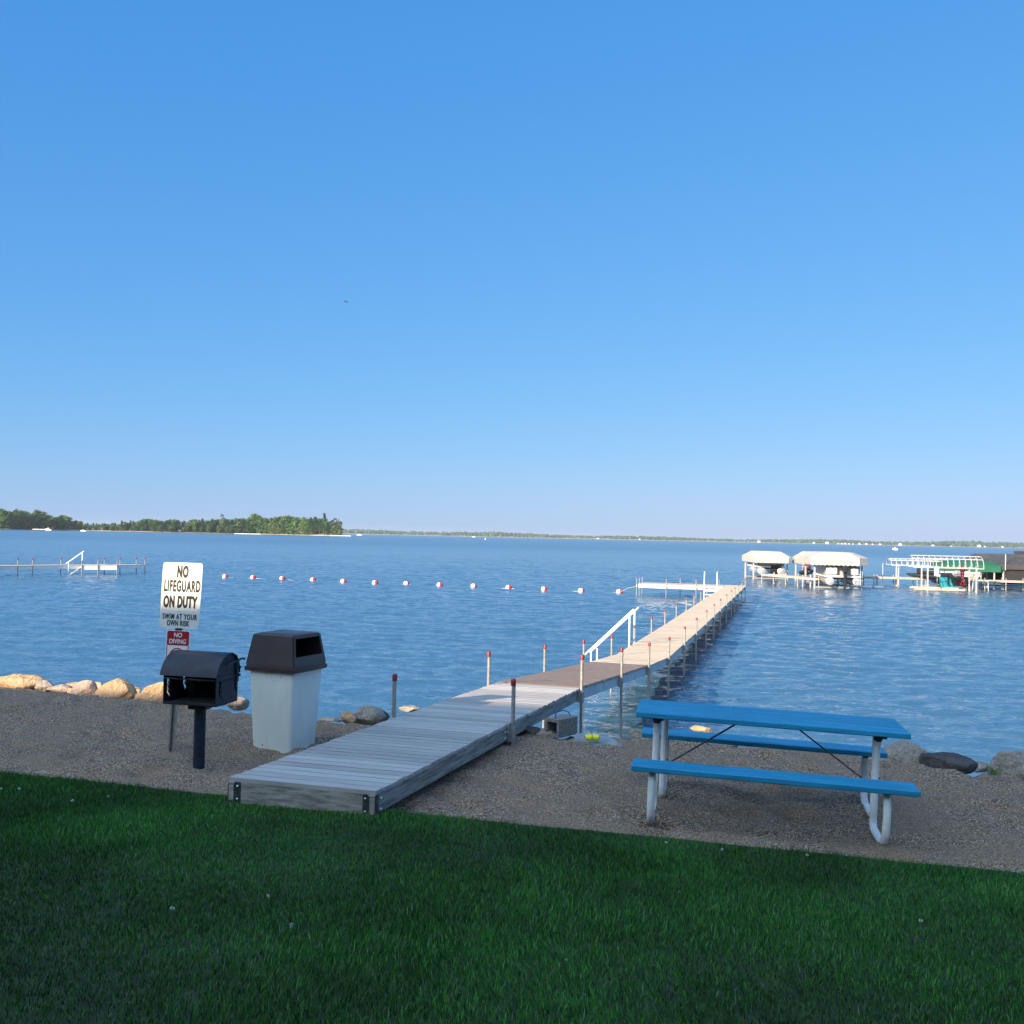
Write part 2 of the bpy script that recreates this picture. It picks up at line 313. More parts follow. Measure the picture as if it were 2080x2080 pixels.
def lettering(txt, h, m, parent, loc, xs=1.0, w=0.0, sp=1.0, name='lettering'):
    cu = bpy.data.curves.new('t', 'FONT'); cu.body = txt; cu.size = h / .70; cu.align_x = 'CENTER'; cu.offset = w; cu.extrude = .001; cu.space_character = sp
    to = bpy.data.objects.new('t', cu); COL.objects.link(to)
    bpy.context.view_layer.update()
    me = bpy.data.meshes.new_from_object(to.evaluated_get(bpy.context.evaluated_depsgraph_get()))
    bpy.data.objects.remove(to); me.name = name; me.materials.clear(); me.materials.append(m)
    me.transform(Matrix.Translation(loc) @ Matrix.Rotation(R(90), 4, 'X') @ Matrix.Diagonal((xs, 1, 1, 1)))
    o = bpy.data.objects.new(name, me); COL.objects.link(o); o.parent = parent; return o

# ------------------------------------------------------------------ ground
CV = [-60, -10.6, -8.1, -5.3, -2.9, -1.2, 2.1, 60]; CU = [12.0, 11.75, 11.45, 11.0, 11.35, 11.3, 11.05, 11.0]
EDGE = 7.16
def gz(u, v):
    """height of the ground (numpy arrays)"""
    u = np.asarray(u, float); v = np.asarray(v, float)
    cr = np.interp(v, CV, CU)
    t = np.clip((u - EDGE) / (cr - EDGE), 0, 1)
    z = np.where(u < EDGE, np.interp(u, [-80, 0, EDGE], [3.0, 1.93, 1.44]), 1.40 + (1.30 - 1.40) * t ** 1.5)
    z = np.where(u > cr, np.interp(u - cr, [0, .25, 1.0, 2.6, 6, 30, 120], [1.30, 1.26, .78, -.10, -.35, -1.6, -4]), z)
    return z
def G(x, y):
    u, v = uv(x, y); return float(gz(u, v))
def grid(us, vs, zf):
    U, V = np.meshgrid(us, vs, indexing='ij'); Z = zf(U, V)
    X = U * math.sin(DA) + V * math.cos(DA); Y = U * math.cos(DA) - V * math.sin(DA)
    P = np.stack([X, Y, Z], -1).reshape(-1, 3); n, m = U.shape
    i = np.arange(n - 1)[:, None] * m + np.arange(m - 1)[None]; f = np.stack([i, i + 1, i + m + 1, i + m], -1).reshape(-1, 4)
    return P, f[:, ::-1] if False else f
def fbm(U, V, sc, seed, octv=4):
    """cheap numpy value noise"""
    out = 0; amp = 1; r_ = np.random.RandomState(seed)
    for o in range(octv):
        t = r_.rand(256, 256); a = U * sc * 2 ** o + 37.7 * o; b = V * sc * 2 ** o + 11.3 * o
        ai = np.floor(a).astype(int); bi = np.floor(b).astype(int); fa = a - ai; fb = b - bi; fa = fa * fa * (3 - 2 * fa); fb = fb * fb * (3 - 2 * fb)
        g = lambda i, j: t[i % 256, j % 256]
        out = out + amp * ((g(ai, bi) * (1 - fa) + g(ai + 1, bi) * fa) * (1 - fb) + (g(ai, bi + 1) * (1 - fa) + g(ai + 1, bi + 1) * fa) * fb - .5); amp *= .5
    return out
def sandz(U, V):
    z = gz(U, V); k = np.clip((U - EDGE) / .4, 0, 1)
    w = (fbm(U, V, .9, 3, 3) * .05 + fbm(U * 1.6, V, 3.6, 5, 4) * .055 + np.minimum(fbm(U, V, 3.1, 8, 2), -.12) * .17 + fbm(U, V * .7, 11, 9, 3) * .026)
    # hollow scuffed out under the picnic table
    xt = (U - 8.48) * math.sin(DA) + (V + .27) * math.cos(DA)
    z = z - .042 * np.clip(xt, -1.6, 1.6) * np.exp(-(np.maximum(np.abs(U - 8.4) - .7, 0) ** 2) / .15 - np.maximum(np.abs(V + .3) - 1.3, 0) ** 2 / .3) * k
    return z + w * k - .09 * np.exp(-((U - 8.35) ** 2 / .35 + (V + .15) ** 2 / .7))
us = np.concatenate([np.arange(EDGE + .005, 12.6, .035), np.arange(12.6, 40, .4), np.linspace(41, 140, 30)])
vs = np.concatenate([np.linspace(-130, -14, 60), np.arange(-13.9, 8, .04), np.linspace(8.2, 130, 60)])
P, f = grid(us, vs, sandz)
tag(npmesh('beach_sand', P, f[:, ::-1], M['sand'], True), 'grey brown gravelly sand strip between the lawn and the lake', kind='structure')
us = np.concatenate([np.linspace(-80, 0, 20), np.arange(.2, 7.15, .1), [EDGE + .03]]); vs = np.concatenate([np.linspace(-130, -12, 20), np.arange(-11.8, 9, .2), np.linspace(9.5, 130, 20)])
P, f = grid(us, vs, lambda U, V: gz(np.minimum(U, EDGE - .01), V) + fbm(U, V, .6, 21, 3) * .03)
tag(npmesh('lawn', P, f[:, ::-1], M['soil'], True), 'mown green lawn sloping to the beach', kind='structure')

# loose pebbles on the sand
NP_ = 24000
pu = nr.uniform(EDGE + .01, 11.6, NP_); pv = nr.uniform(-11.5, 6, NP_); ps = nr.uniform(.002, .0055, NP_) * (1 + (nr.rand(NP_) > .99) * 1.2)
pz = sandz(pu, pv); X = pu * math.sin(DA) + pv * math.cos(DA); Y = pu * math.cos(DA) - pv * math.sin(DA)
base = np.array([(1, 0, 0), (0, 1, 0), (-1, 0, 0), (0, -1, 0), (0, 0, .7), (0, 0, -.7)], float)
of = np.array([(0, 1, 4), (1, 2, 4), (2, 3, 4), (3, 0, 4), (1, 0, 5), (2, 1, 5), (3, 2, 5), (0, 3, 5)])
ang = nr.rand(NP_) * 6.28; ca, sa = np.cos(ang), np.sin(ang); st = nr.uniform(.7, 1.5, NP_)
bx = base[None, :, 0] * st[:, None]; by = np.repeat(base[None, :, 1], NP_, 0); bz = np.repeat(base[None, :, 2], NP_, 0)
vx = X[:, None] + ps[:, None] * (bx * ca[:, None] - by * sa[:, None]); vy = Y[:, None] + ps[:, None] * (bx * sa[:, None] + by * ca[:, None]); vz = (pz + ps * .3)[:, None] + ps[:, None] * bz
ff = (of[None] + (np.arange(NP_) * 6)[:, None, None]).reshape(-1, 3)
M['pebble'] = mat('mixed_pebbles', (.26, .195, .15), .8, var=.4, scale=20, col2=(.40, .32, .26), island=.65)
tag(npmesh('gravel', np.stack([vx, vy, vz], -1).reshape(-1, 3), ff, M['pebble'], True), 'loose pea gravel scattered over the beach', 'gravel', kind='stuff')

# grass blades
def blades(n, u0, u1, v0, v1, hmin, hmax, wd, seed):
    r_ = np.random.RandomState(seed)
    u = r_.uniform(u0, u1, n); v = r_.uniform(v0, v1, n)
    edge = EDGE - .01 + fbm(v, v * 0, 2.2, 4, 3) * .07 + fbm(v, v * 0, 19, 6, 2) * .05 + (r_.rand(n) < .02) * r_.uniform(0, .10, n); keep = (u < edge) & ~((u > 6.93) & (v > -4.20) & (v < -2.93)); u, v = u[keep], v[keep]; n = len(u)
    z = gz(np.minimum(u, EDGE - .01), v) + fbm(u, v, .6, 21, 3) * .03 - .004
    X = u * math.sin(DA) + v * math.cos(DA); Y = u * math.cos(DA) - v * math.sin(DA)
    h = r_.uniform(hmin, hmax, n) * (1 + .5 * fbm(u, v, 1.1, 31, 3)) ; a = r_.rand(n) * 6.283
    la = r_.rand(n) * 6.283; la = np.where(r_.rand(n) < .3, fbm(u, v, .9, 77, 2) * 9, la); ln = h * r_.uniform(.05, .7, n)
    w = wd * r_.uniform(.6, 1.3, n); cx, cy = np.cos(a) * w, np.sin(a) * w; lx, ly = np.cos(la) * ln, np.sin(la) * ln
    V = np.empty((n, 5, 3)); 
    V[:, 0] = np.stack([X - cx, Y - cy, z], -1); V[:, 1] = np.stack([X + cx, Y + cy, z], -1)
    V[:, 2] = np.stack([X - cx * .8 + lx * .35, Y - cy * .8 + ly * .35, z + h * .6], -1); V[:, 3] = np.stack([X + cx * .8 + lx * .35, Y + cy * .8 + ly * .35, z + h * .6], -1)
    V[:, 4] = np.stack([X + lx, Y + ly, z + h * r_.uniform(.8, 1.05, n)], -1)
    b = np.arange(n)[:, None] * 5
    tri = np.concatenate([b + [0, 1, 3], b + [0, 3, 2], b + [2, 3, 4]], 1).reshape(-1, 3)
    return V.reshape(-1, 3), tri
parts_ = [blades(430000, 2.4, 7.25, -7.2, 3.2, .022, .046, .0018, 1), blades(60000, 2.0, 7.25, -22, -7.2, .032, .055, .0035, 2), blades(60000, 2.0, 7.25, 3.2, 18, .032, .055, .0035, 3), blades(60000, -3, 2.4, -9, 7, .032, .055, .0035, 4)]
Vs, Fs, o_ = [], [], 0
for a_, b_ in parts_: Vs.append(a_); Fs.append(b_ + o_); o_ += len(a_)
tag(npmesh('grass', np.concatenate(Vs), np.concatenate(Fs), M['grass']), 'short dense green lawn grass in the shade', 'grass', kind='stuff')

# ------------------------------------------------------------------ lake
def wavez(U, V):
    r_ = np.random.RandomState(5); z = np.zeros_like(U)
    for i in range(64):
        lam = .16 * (2.2 / .16) ** r_.rand(); th = r_.normal(0, .55) + .12; k = 2 * math.pi / lam; ph = r_.rand() * 6.28
        amp = .0034 * lam ** .85
        z += amp * np.sin(k * (U * math.cos(th) + V * math.sin(th)) + ph + 1.2 * np.sin(k * .13 * V + ph))
    return z * np.clip((U - 9) / 4, .35, 1) * np.interp(U, [0, 60, 160, 260], [1, 1, .6, 0])
us = 12.0 * (260 / 12.0) ** np.linspace(0, 1, 1000); tt = np.linspace(-1, 1, 620)
U = np.repeat(us[:, None], len(tt), 1); V = (tt[None] * (.72 * U + 4)) - .268 * U * .9
Z = wavez(U, V); X = U * math.sin(DA) + V * math.cos(DA); Y = U * math.cos(DA) - V * math.sin(DA)
n_, m_ = U.shape; i_ = np.arange(n_ - 1)[:, None] * m_ + np.arange(m_ - 1)[None]; f = np.stack([i_, i_ + m_, i_ + m_ + 1, i_ + 1], -1).reshape(-1, 4)
rim = lambda: None
wv = np.stack([X, Y, Z], -1).reshape(-1, 3)
# skirt sheets to the horizon, a few millimetres lower
ext = [(-9000, 12.1), (9000, 12.1)]
wob = npmesh('lake_water', wv, f, M['water'], True); tag(wob, 'rippled blue lake water', kind='structure')
far = MB()
def P2(u, v, z=-.004): x, y = xy(u, v); return (x, y, z)
e_l = [(float(U[k, 0]), float(V[k, 0])) for k in (0, 300, 600, 899)]; e_r = [(float(U[k, -1]), float(V[k, -1])) for k in (0, 300, 600, 899)]
for k in range(3):
    far.add([P2(e_l[k][0], -9000), P2(*e_l[k]), P2(*e_l[k + 1]), P2(e_l[k + 1][0], -9000)], [(0, 1, 2, 3)])
    far.add([P2(*e_r[k]), P2(e_r[k][0], 9000), P2(e_r[k + 1][0], 9000), P2(*e_r[k + 1])], [(0, 1, 2, 3)])
far.add([P2(260, -9000), P2(260, 9000), P2(9000, 9000), P2(9000, -9000)], [(0, 1, 2, 3)])
tag(far.build('open_water', M['water']), 'open lake beyond the swimming area', kind='structure')
lb = MB(); lb.add([P2(138, -9000, -4.2), P2(138, 9000, -4.2), P2(9000, 9000, -4.2), P2(9000, -9000, -4.2)], [(0, 1, 2, 3)]); tag(lb.build('lake_bed', M['sand']), kind='structure', label='lake bed')

# ------------------------------------------------------------------ unseen lodge added behind the viewer to cast the shade over lawn and beach
lo = thing('lodge', 'long brown unseen lodge added behind the viewer to shade the lawn and beach', 'building', (*xy(-11, -8), 1.64), -DA + R(3))
b = MB(); b.box((0, 0, 2.75), (82, 11, 6.5)); b.build('wall', M['lodge_wall'], lo)
b = MB(); b.prism([(-6.6, 5.55), (0, 9.25), (6.6, 5.55), (6.6, 5.8), (0, 9.5), (-6.6, 5.8)], -42, 42); rf = b.build('roof', M['house_roof'], lo)
for s in (-1, 1): MB().prism([(-5.5, 6.0), (0, 9.05), (5.5, 6.0)], 40.8 * s, 41 * s).build('gable', M['lodge_wall'], lo)
for k in range(9):
    for h in (1.4, 4.2):
        w = MB().box((-36 + k * 9, 5.54, h), (2.2, .1, 1.5)).build('window', M['house_wall'], lo); MB().box((-36 + k * 9, 5.60, h), (2.0, .04, 1.3)).build('pane', M['glass'], w)

# ------------------------------------------------------------------ boulders
def rock_mesh(sx, sy, sz, seed, rough=.22, sub=4, square=0.0):
    import bmesh
    bm = bmesh.new(); bmesh.ops.create_icosphere(bm, subdivisions=sub, radius=1)
    o = Vector((seed * 3.1, seed * 1.7, seed * .9))
    r_ = random.Random(seed); planes = [(Vector((r_.gauss(0, 1), r_.gauss(0, 1), r_.gauss(0, .7))).normalized(), r_.uniform(.58, .88)) for _ in range(12)]
    for v in bm.verts:
        n = v.co.normalized(); p = n * (1 + rough * .8 * noise.noise(n * 1.1 + o) + rough * .5 * noise.noise(n * 2.6 + o) + rough * .16 * noise.noise(n * 7 + o))
        for pn, pd in planes:
            d = p.dot(pn) - pd
            if d > 0: p -= pn * d * .8
        v.co = Vector((p.x * sx, p.y * sy, p.z * sz))
    me = bpy.data.meshes.new('boulder'); bm.to_mesh(me); bm.free(); me.polygons.foreach_set('use_smooth', [True] * len(me.polygons)); return me
def rock(px, py, wpx, hpx, zb, m, label, seed, depth=.8, back=.0, name='boulder', group='boulders along the shore', sink=.35, rough=.25, rz=None):
    """base centre at photo px,py on height zb; visible width/height in photo pixels"""
    p = onz(px, py, zb); d = p.y; w = wpx * d / F; h = hpx * d / F
    sx = w / 2 * 1.36; sz = (h / (1 - sink)) * .58; sy = w / 2 * depth
    me = rock_mesh(sx, sy, sz, seed, rough); me.materials.append(m)
    o = bpy.data.objects.new(name, me); COL.objects.link(o)
    dirv = Vector((p.x, p.y, 0)).normalized()
    o.location = p + dirv * (sy * .55 + back + .12); o.location.z = p.z + h - sz * .92
    o.rotation_euler = (0, 0, rz if rz is not None else -DA + random.Random(seed).uniform(-.3, .3)); tag(o, label, 'boulder', group); return o
TN, GR, DK, PK = M['rock_tan'], M['rock_grey'], M['rock_dark'], M['rock_pink']
Z0 = 1.22
for a in [(2, 1395, 42, 6, Z0, TN, 'low tan rock cut off by the left edge of the picture', 1),
          (50, 1400, 84, 24, Z0, TN, 'long low tan boulder at the far left with a dark peaked top', 2),
          (58, 1380, 26, 7, Z0, DK, 'small dark stone capping the leftmost long boulder', 3),
          (122, 1406, 50, 12, Z0, PK, 'flat pale boulder between the long boulder and the rounded ones', 4),
          (152, 1401, 40, 13, Z0 - .15, TN, 'tan rock peeking out behind the flat pale boulder', 5),
          (172, 1414, 58, 27, Z0, PK, 'rounded pale boulder, second of the big ones left of the grill', 6),
          (236, 1420, 84, 33, Z0, TN, 'largest tan boulder in the row left of the grill', 7),
          (262, 1412, 50, 20, Z0 - .15, TN, 'tan boulder rising behind the largest one left of the grill', 8),
          (318, 1426, 66, 34, Z0, TN, 'tan boulder partly hidden behind the grill box', 9),
          (88, 1402, 40, 15, Z0, GR, 'speckled grey brown stone wedged right of the long leftmost boulder', 41),
          (200, 1412, 34, 22, Z0 - .1, PK, 'pale pointed stone behind the gap left of the largest boulder', 42),
          (284, 1424, 26, 12, Z0, TN, 'small tan stone wedged between the largest boulder and the grill box', 43),
          (146, 1409, 22, 8, Z0, TN, 'small low stone beside the flat pale boulder', 44),
          (450, 1432, 26, 9, Z0, TN, 'small tan stone seen under the right side of the grill box', 45),
          (690, 1467, 18, 7, Z0, GR, 'small grey stone between the two pale rocks beside the bin', 46),
          (484, 1436, 46, 16, Z0, PK, 'pinkish rock between the grill and the trash bin', 10),
          (668, 1467, 40, 4, Z0 - .1, TN, 'thin pale rock at the waterline beside the trash bin', 11),
          (708, 1466, 30, 16, Z0, TN, 'small tan rock leaning on the big speckled boulder', 12),
          (750, 1466, 70, 25, Z0, GR, 'rounded speckled boulder between the trash bin and the dock', 13),
          (780, 1464, 22, 16, Z0, DK, 'dark stone at the right foot of the speckled boulder', 14),
          (838, 1446, 40, 8, Z0 - .4, GR, 'grey rock just showing over the left edge of the dock', 15),
          (1072, 1498, 46, 18, 1.27, DK, 'dark rock half buried in sand under the dock', 16),
          (1106, 1502, 44, 14, 1.26, GR, 'flat grey rock next to the concrete block under the dock', 17),
          (1308, 1516, 66, 30, 1.22, GR, 'angular grey boulder left of the picnic table', 18),
          (1355, 1518, 70, 24, 1.24, GR, 'rounded grey boulder seen between the left table legs', 19),
          (1427, 1488, 36, 10, .60, TN, 'small sunlit orange rock at the waterline behind the table', 20),
          (1440, 1520, 90, 18, 1.18, GR, 'low sandy boulder under the left half of the table', 21),
          (1550, 1536, 80, 20, 1.18, GR, 'low sandy boulder under the middle of the table', 22),
          (1592, 1534, 36, 18, 1.02, TN, 'sunlit tan rock in the gap behind the middle of the table', 23),
          (1655, 1542, 90, 24, 1.18, GR, 'grey boulder behind the rear bench near its right half', 24),
          (1826, 1562, 112, 48, 1.14, GR, 'big smooth grey boulder at the right end of the picnic table', 25),
          (1925, 1562, 95, 24, 1.22, DK, 'flat dark boulder right of the big smooth grey one', 36),
          (1985, 1566, 40, 14, 1.12, GR, 'small sandy rock sloping to the water beside the flat dark one', 27),
          (2072, 1580, 90, 44, 1.12, GR, 'tall grey boulder cut off by the right edge of the picture', 28),
          (2170, 1592, 110, 40, 1.12, TN, 'tan boulder just beyond the right edge of the picture', 29)]:
    rock(*a)

# ------------------------------------------------------------------ main dock
ddir = Vector((math.sin(R(16)), math.cos(R(16)), 0))
B0 = onz(764.5, 1607.6, CAMZ - 1.87)
ST = [(0, 1.63), (3.59, 1.535), (7.1, 1.425), (10.34, 1.20), (13.57, .99), (16.74, .82)]
PR = [Vector((B0.x + ddir.x * s, B0.y + ddir.y * s, z)) for s, z in ST]
GP = onz(1515.5, 1189.5, CAMZ - 2.72); NL = 12
for k in range(1, NL + 1):
    t = k / NL; q = PR[5].lerp(GP, t); q.z = .82 + (.78 - .82) * min(1, t * 4); PR.append(q)
W = 1.22
def side(i):
    a = PR[max(0, i - 1)]; c = PR[min(len(PR) - 1, i + 1)]; d = (c - a); d.z = 0; d.normalize(); return Vector((d.y, -d.x, 0))
PL = [PR[i] - side(i) * W for i in range(len(PR))]
dock = thing('dock', 'long straight plank dock from the lawn edge out into the lake, grey, brown, then tan', 'dock', (B0.x, B0.y, 0))
OFF = Vector((B0.x, B0.y, 0))
def deck_section(r0, r1, l0, l1, pw, gap, th, m, name='deck_section', rag=0.0, drop=0):
    L = (r1 - r0).length; n = max(1, round(L / pw)); b = MB()
    for k in range(n):
        a, c = k / n + gap / L / 2, (k + 1) / n - gap / L / 2; e1, e2 = rng.uniform(-rag, rag), rng.uniform(-rag, rag)
        s_ = (r0 - l0).normalized(); zt = rng.uniform(-.0015, .0015)
        q = [l0.lerp(l1, a) - s_ * e1, r0.lerp(r1, a) + s_ * e2, r0.lerp(r1, c) + s_ * e2, l0.lerp(l1, c) - s_ * e1]
        top = [v + Vector((0, 0, zt)) for v in q]; bot = [v - Vector((0, 0, th)) for v in q]
        b.add(top + bot, [(0, 1, 2, 3), (7, 6, 5, 4), (0, 4, 5, 1), (1, 5, 6, 2), (2, 6, 7, 3), (3, 7, 4, 0)])
    return b.build(name, m, dock, off=OFF)
def beam(b, a, c, h, w, inset, zo):
    d = (c - a).normalized(); n = Vector((d.y, -d.x, 0)).normalized()
    q = []
    for p in (a, c):
        for o in (0, w):
            for z in (0, -h): q.append(p - n * (inset + o) + Vector((0, 0, zo + z)))
    b.add(q, [(0, 1, 3, 2), (4, 6, 7, 5), (0, 4, 5, 1), (2, 3, 7, 6), (0, 2, 6, 4), (1, 5, 7, 3)])
for i in range(len(PR) - 1):
    r0, r1, l0, l1 = PR[i], PR[i + 1], PL[i], PL[i + 1]
    if i < 2: deck_section(r0, r1, l0, l1, .143, .018, .03, M['old_wood'], rag=.009); sm = M['side_wood']
    elif i < 4:
        ds = deck_section(r0, r1, l0, l1, .145, .004, .026, M['side_wood'], rag=.006); sm = M['alu']
        dz = Vector((0, 0, .008)); b = MB(); s_ = side(i)
        q = [l0 + s_ * .01 + dz, r0 - s_ * .015 + dz, r1 - s_ * .015 + dz, l1 + s_ * .01 + dz]; b.add(q + [v - Vector((0, 0, .006)) for v in q], [(0, 1, 2, 3), (7, 6, 5, 4), (0, 4, 5, 1), (1, 5, 6, 2), (2, 6, 7, 3), (3, 7, 4, 0)])
        b.build('carpet', M['brown_mat'], ds, off=OFF)
    else: deck_section(r0, r1, l0, l1, .14, .012, .028, M['tan_deck'], rag=.0); sm = M['alu']
    b = MB(); beam(b, r0, r1, .14, .04, .012, -.031); b.build('stringer', sm, dock, off=OFF)
    b = MB(); beam(b, l0, l1, .14, .04, -.0525 + .0, -.031); b = MB()
    beam(b, l1, l0, .14, .04, .012, -.031); b.build('stringer', sm, dock, off=OFF)
# crossbeams beneath the joints and the front header with steel corner brackets
for i in range(1, len(PR)):
    b = MB(); b.tube([PL[i] + Vector((0, 0, -.12)) + side(i) * .06, PR[i] + Vector((0, 0, -.12)) - side(i) * .06], .035, 6); b.build('crossbeam', M['galv'], dock, off=OFF)
fr = (PR[0] - PL[0]).normalized(); dn = Vector((-fr.y, fr.x, 0))
def fbox(b, t, z, w, h, dep, out):  # box on the front face, t metres from the left corner
    c = PL[0] + fr * t + Vector((0, 0, -z)) - dn * out; b.box(c, (w, dep, h), rz=math.atan2(fr.y, fr.x))
b = MB(); fbox(b, W / 2, .031 + .085, W - .20, .17, .04, -.03); b.build('front_header', M['side_wood'], dock, off=OFF)
for t in (.055, W - .055):
    b = MB(); fbox(b, t, .118, .105, .172, .05, -.028); br = b.build('corner_bracket', M['dark_bracket'], dock, off=OFF)
    for zz in (.06, .155):
        b = MB(); c = PL[0] + fr * (t + (.03 if t < .5 else -.03)) + Vector((0, 0, -zz)) - dn * .001; b.sphere(c, .0085, 8, 5); b.build('bolt', M['bolt'], br, off=OFF)
    b = MB(); c = PL[0] + fr * (t + (-.02 if t < .5 else .02)) + Vector((0, 0, -.037)) + dn * .0; b.box(c, (.05, .012, .006), rz=math.atan2(fr.y, fr.x))
    b.build('hook', M['bolt'], br, off=OFF)
for s_, z_ in ((.10, .07), (.10, .15), (3.35, .07), (3.35, .13), (3.42, .07), (7.0, .08), (7.0, .13)):
    c = PR[0] + ddir * s_ + Vector((0, 0, -z_ - s_ * .029)) + side(0) * -.006; MB().sphere(c, .011, 8, 5).build('bolt', M['bolt'], dock, off=OFF)
# joint plates on the right side
def post(p, sgn, i, top, lo=-.45, rr=.0225):
    n = side(i) * sgn; c = Vector((p.x, p.y, 0)) + n * .035; gzz = G(c.x, c.y) - .15; z0 = max(lo, gzz) if gzz > -.3 else lo
    tz = p.z + top
    b = MB(); b.tube([(c.x, c.y, z0), (c.x + rng.uniform(-.006, .006), c.y, tz - .05)], rr, 10); po = b.build('dock_post', M['galv'], dock, True, off=OFF)
    b = MB(); b.tube([(c.x, c.y, tz - .075), (c.x, c.y, tz - .02), (c.x, c.y, tz - .006), (c.x, c.y, tz)], [rr * 1.25, rr * 1.28, rr * 1.0, rr * .4], 10); b.build('post_cap', M['red_cap'], po, True, off=OFF)
    b = MB(); b.tube([(c.x, c.y, p.z - .19), (c.x, c.y, p.z - .03)], rr * 1.5, 8)
    b.box((c.x - n.x * .03, c.y - n.y * .03, p.z - .11), (.03, .12, .15), rz=math.atan2(n.y, n.x)); b.build('bracket', M['galv'], po, off=OFF)
def oncourse(px, edge):
    for k in range(len(edge) - 1):
        a, c = edge[k], edge[k + 1]
        def sx(p):
            q = Vector(p) - Vector((0, 0, CAMZ)); lo_, hi_ = 0, 2080
            for _ in range(30):
                mid = (lo_ + hi_) / 2; r0_ = ray(mid, 1100)
                if r0_.x / r0_.y < q.x / q.y: lo_ = mid
                else: hi_ = mid
            return mid
        xa, xc = sx(a), sx(c)
        if xa <= px <= xc + .5: return a.lerp(c, (px - xa) / (xc - xa)), k
    return None, 0
for px in (1040, 1181, 1262, 1318.5, 1359.5, 1391, 1415, 1435.5, 1451, 1464, 1476, 1486, 1493, 1500, 1507, 1514):
    p, k = oncourse(px, PR)
    if p: post(p, 1, k, .47)
for px in (808, 999, 1114, 1192, 1249, 1293.5, 1328.5, 1355, 1378, 1398, 1413, 1427, 1439):
    p, k = oncourse(px, PL)
    if p: post(p, -1, k, .46)
# handrails and steps on the left of the dock, going down square to it into the water
def steps(root, off, base, d_out, d_side, wid, rise, run, n, m, railh=.72):
    """base = deck edge point, d_out = direction the steps go, d_side = along the deck"""
    up = Vector((0, 0, 1))
    for k in range(n):
        b = MB(); c = base + d_out * (run * (k + .5)) + d_side * wid / 2 - up * (rise * (k + 1))
        b.box(c, (wid, .16, .03), rz=math.atan2(d_side.y, d_side.x)); b.build('step', m, root, off=off)
    for s_ in (0, wid):
        a = base + d_side * s_; e = a + d_out * run * n - up * rise * (n + .6)
        b = MB(); b.tube([a + up * .0 - up * .05, e], .022, 6); b.build('step_stringer', m, root, off=off)
        b = MB(); t0 = a - d_out * .10 + up * (railh + .10); t1 = e + d_out * .08 + up * (railh + .02)
        b.tube([t0, t1], .022, 8); b.tube([a - up * .05, a + up * railh], .022, 8)
        q = e.lerp(a, .10); b.tube([q - up * .25, q + up * (railh + .02)], .022, 8)
        b.build('handrail', m, root, True, off=off)
q1, k1 = oncourse(1283, PL); q2, _ = oncourse(1292.5, PL)
sd_ = (q2 - q1).normalized(); steps(dock, OFF, q1 - side(6) * .03, -side(6), sd_, .85, .25, .27, 4, M['white_metal'], .82)
# end platform of the dock, reaching left
ef = (PR[-1] - PR[-2]).normalized(); ef.z = 0; es = side(len(PR) - 1)
def plat(u0, u1, v0, v1, z): # in the end frame: u along the dock past GP, v to the right
    return [GP + ef * u0 + es * v0, GP + ef * u0 + es * v1, GP + ef * u1 + es * v1, GP + ef * u1 + es * v0]
zt = GP.z
a, b_, c, d = plat(-2.35, 0, -6.35, -W - .02, zt)
deck_section(a, b_, d, c, .14, .006, .028, M['tan_deck'])
for p0, p1 in ((a, b_), (b_, c), (c, d), (d, a)):
    b = MB(); beam(b, p0, p1, .20, .04, .0, -.031); b.build('skirt', M['white_metal'], dock, off=OFF)
for uu, vv in ((-2.4, -6.4), (-2.4, -4.6), (-2.4, -2.8), (0, -6.4), (0, -4.0), (0, -1.6), (-1.2, -6.4)):
    p = GP + ef * uu + es * vv; post(p, -1, len(PR) - 1, .40)
lb_ = GP - ef * 2.38 + es * -2.35
for s_ in (0, .75):
    a = lb_ + es * s_; b = MB(); b.tube([a + Vector((0, 0, .85)) + ef * .15, a + Vector((0, 0, .80)), a - ef * .12 + Vector((0, 0, 0)), a - ef * .35 + Vector((0, 0, -1.0))], .028, 8); b.build('handrail', M['white_metal'], dock, True, off=OFF)
for k in range(4):
    b = MB(); b.box(lb_ + es * .375 - ef * (.14 + .07 * k) + Vector((0, 0, -.06 - .22 * k)), (.75, .12, .05), rz=math.atan2(es.y, es.x)); b.build('step', M['white_metal'], dock, off=OFF)

# ------------------------------------------------------------------ picnic table
TR = R(-10.5)
tb = thing('picnic_table', 'blue plank picnic table with attached benches and bent white pipe legs on the sand', 'picnic table', (2.050, 8.23, 1.335), TR, ry=R(1.7))
LT = 2.05
def plank(y0, y1, z, th, L, jx=0):
    return MB().box((jx, (y0 + y1) / 2, z - th / 2), (L, y1 - y0, th), bev=.006)
b = MB()
for k in range(3): b.v += []; y0 = -.34 + k * .229; q = plank(y0, y0 + .207, .785, .042, LT, rng.uniform(-.004, .004)); b.add(q.v, q.f)
b.build('table_top', M['blue_paint'], tb)
for y0, nm in ((-.80, 'front'), (.52, 'rear')):
    plank(y0, y0 + .27, .465, .042, LT - .02).build('bench_seat', M['blue_paint'], tb)
def arc(c, r, a0, a1, n=7):  # in the y-z plane
    return [(c[0] + r * math.cos(R(a0 + (a1 - a0) * k / n)), c[1] + r * math.sin(R(a0 + (a1 - a0) * k / n))) for k in range(n + 1)]
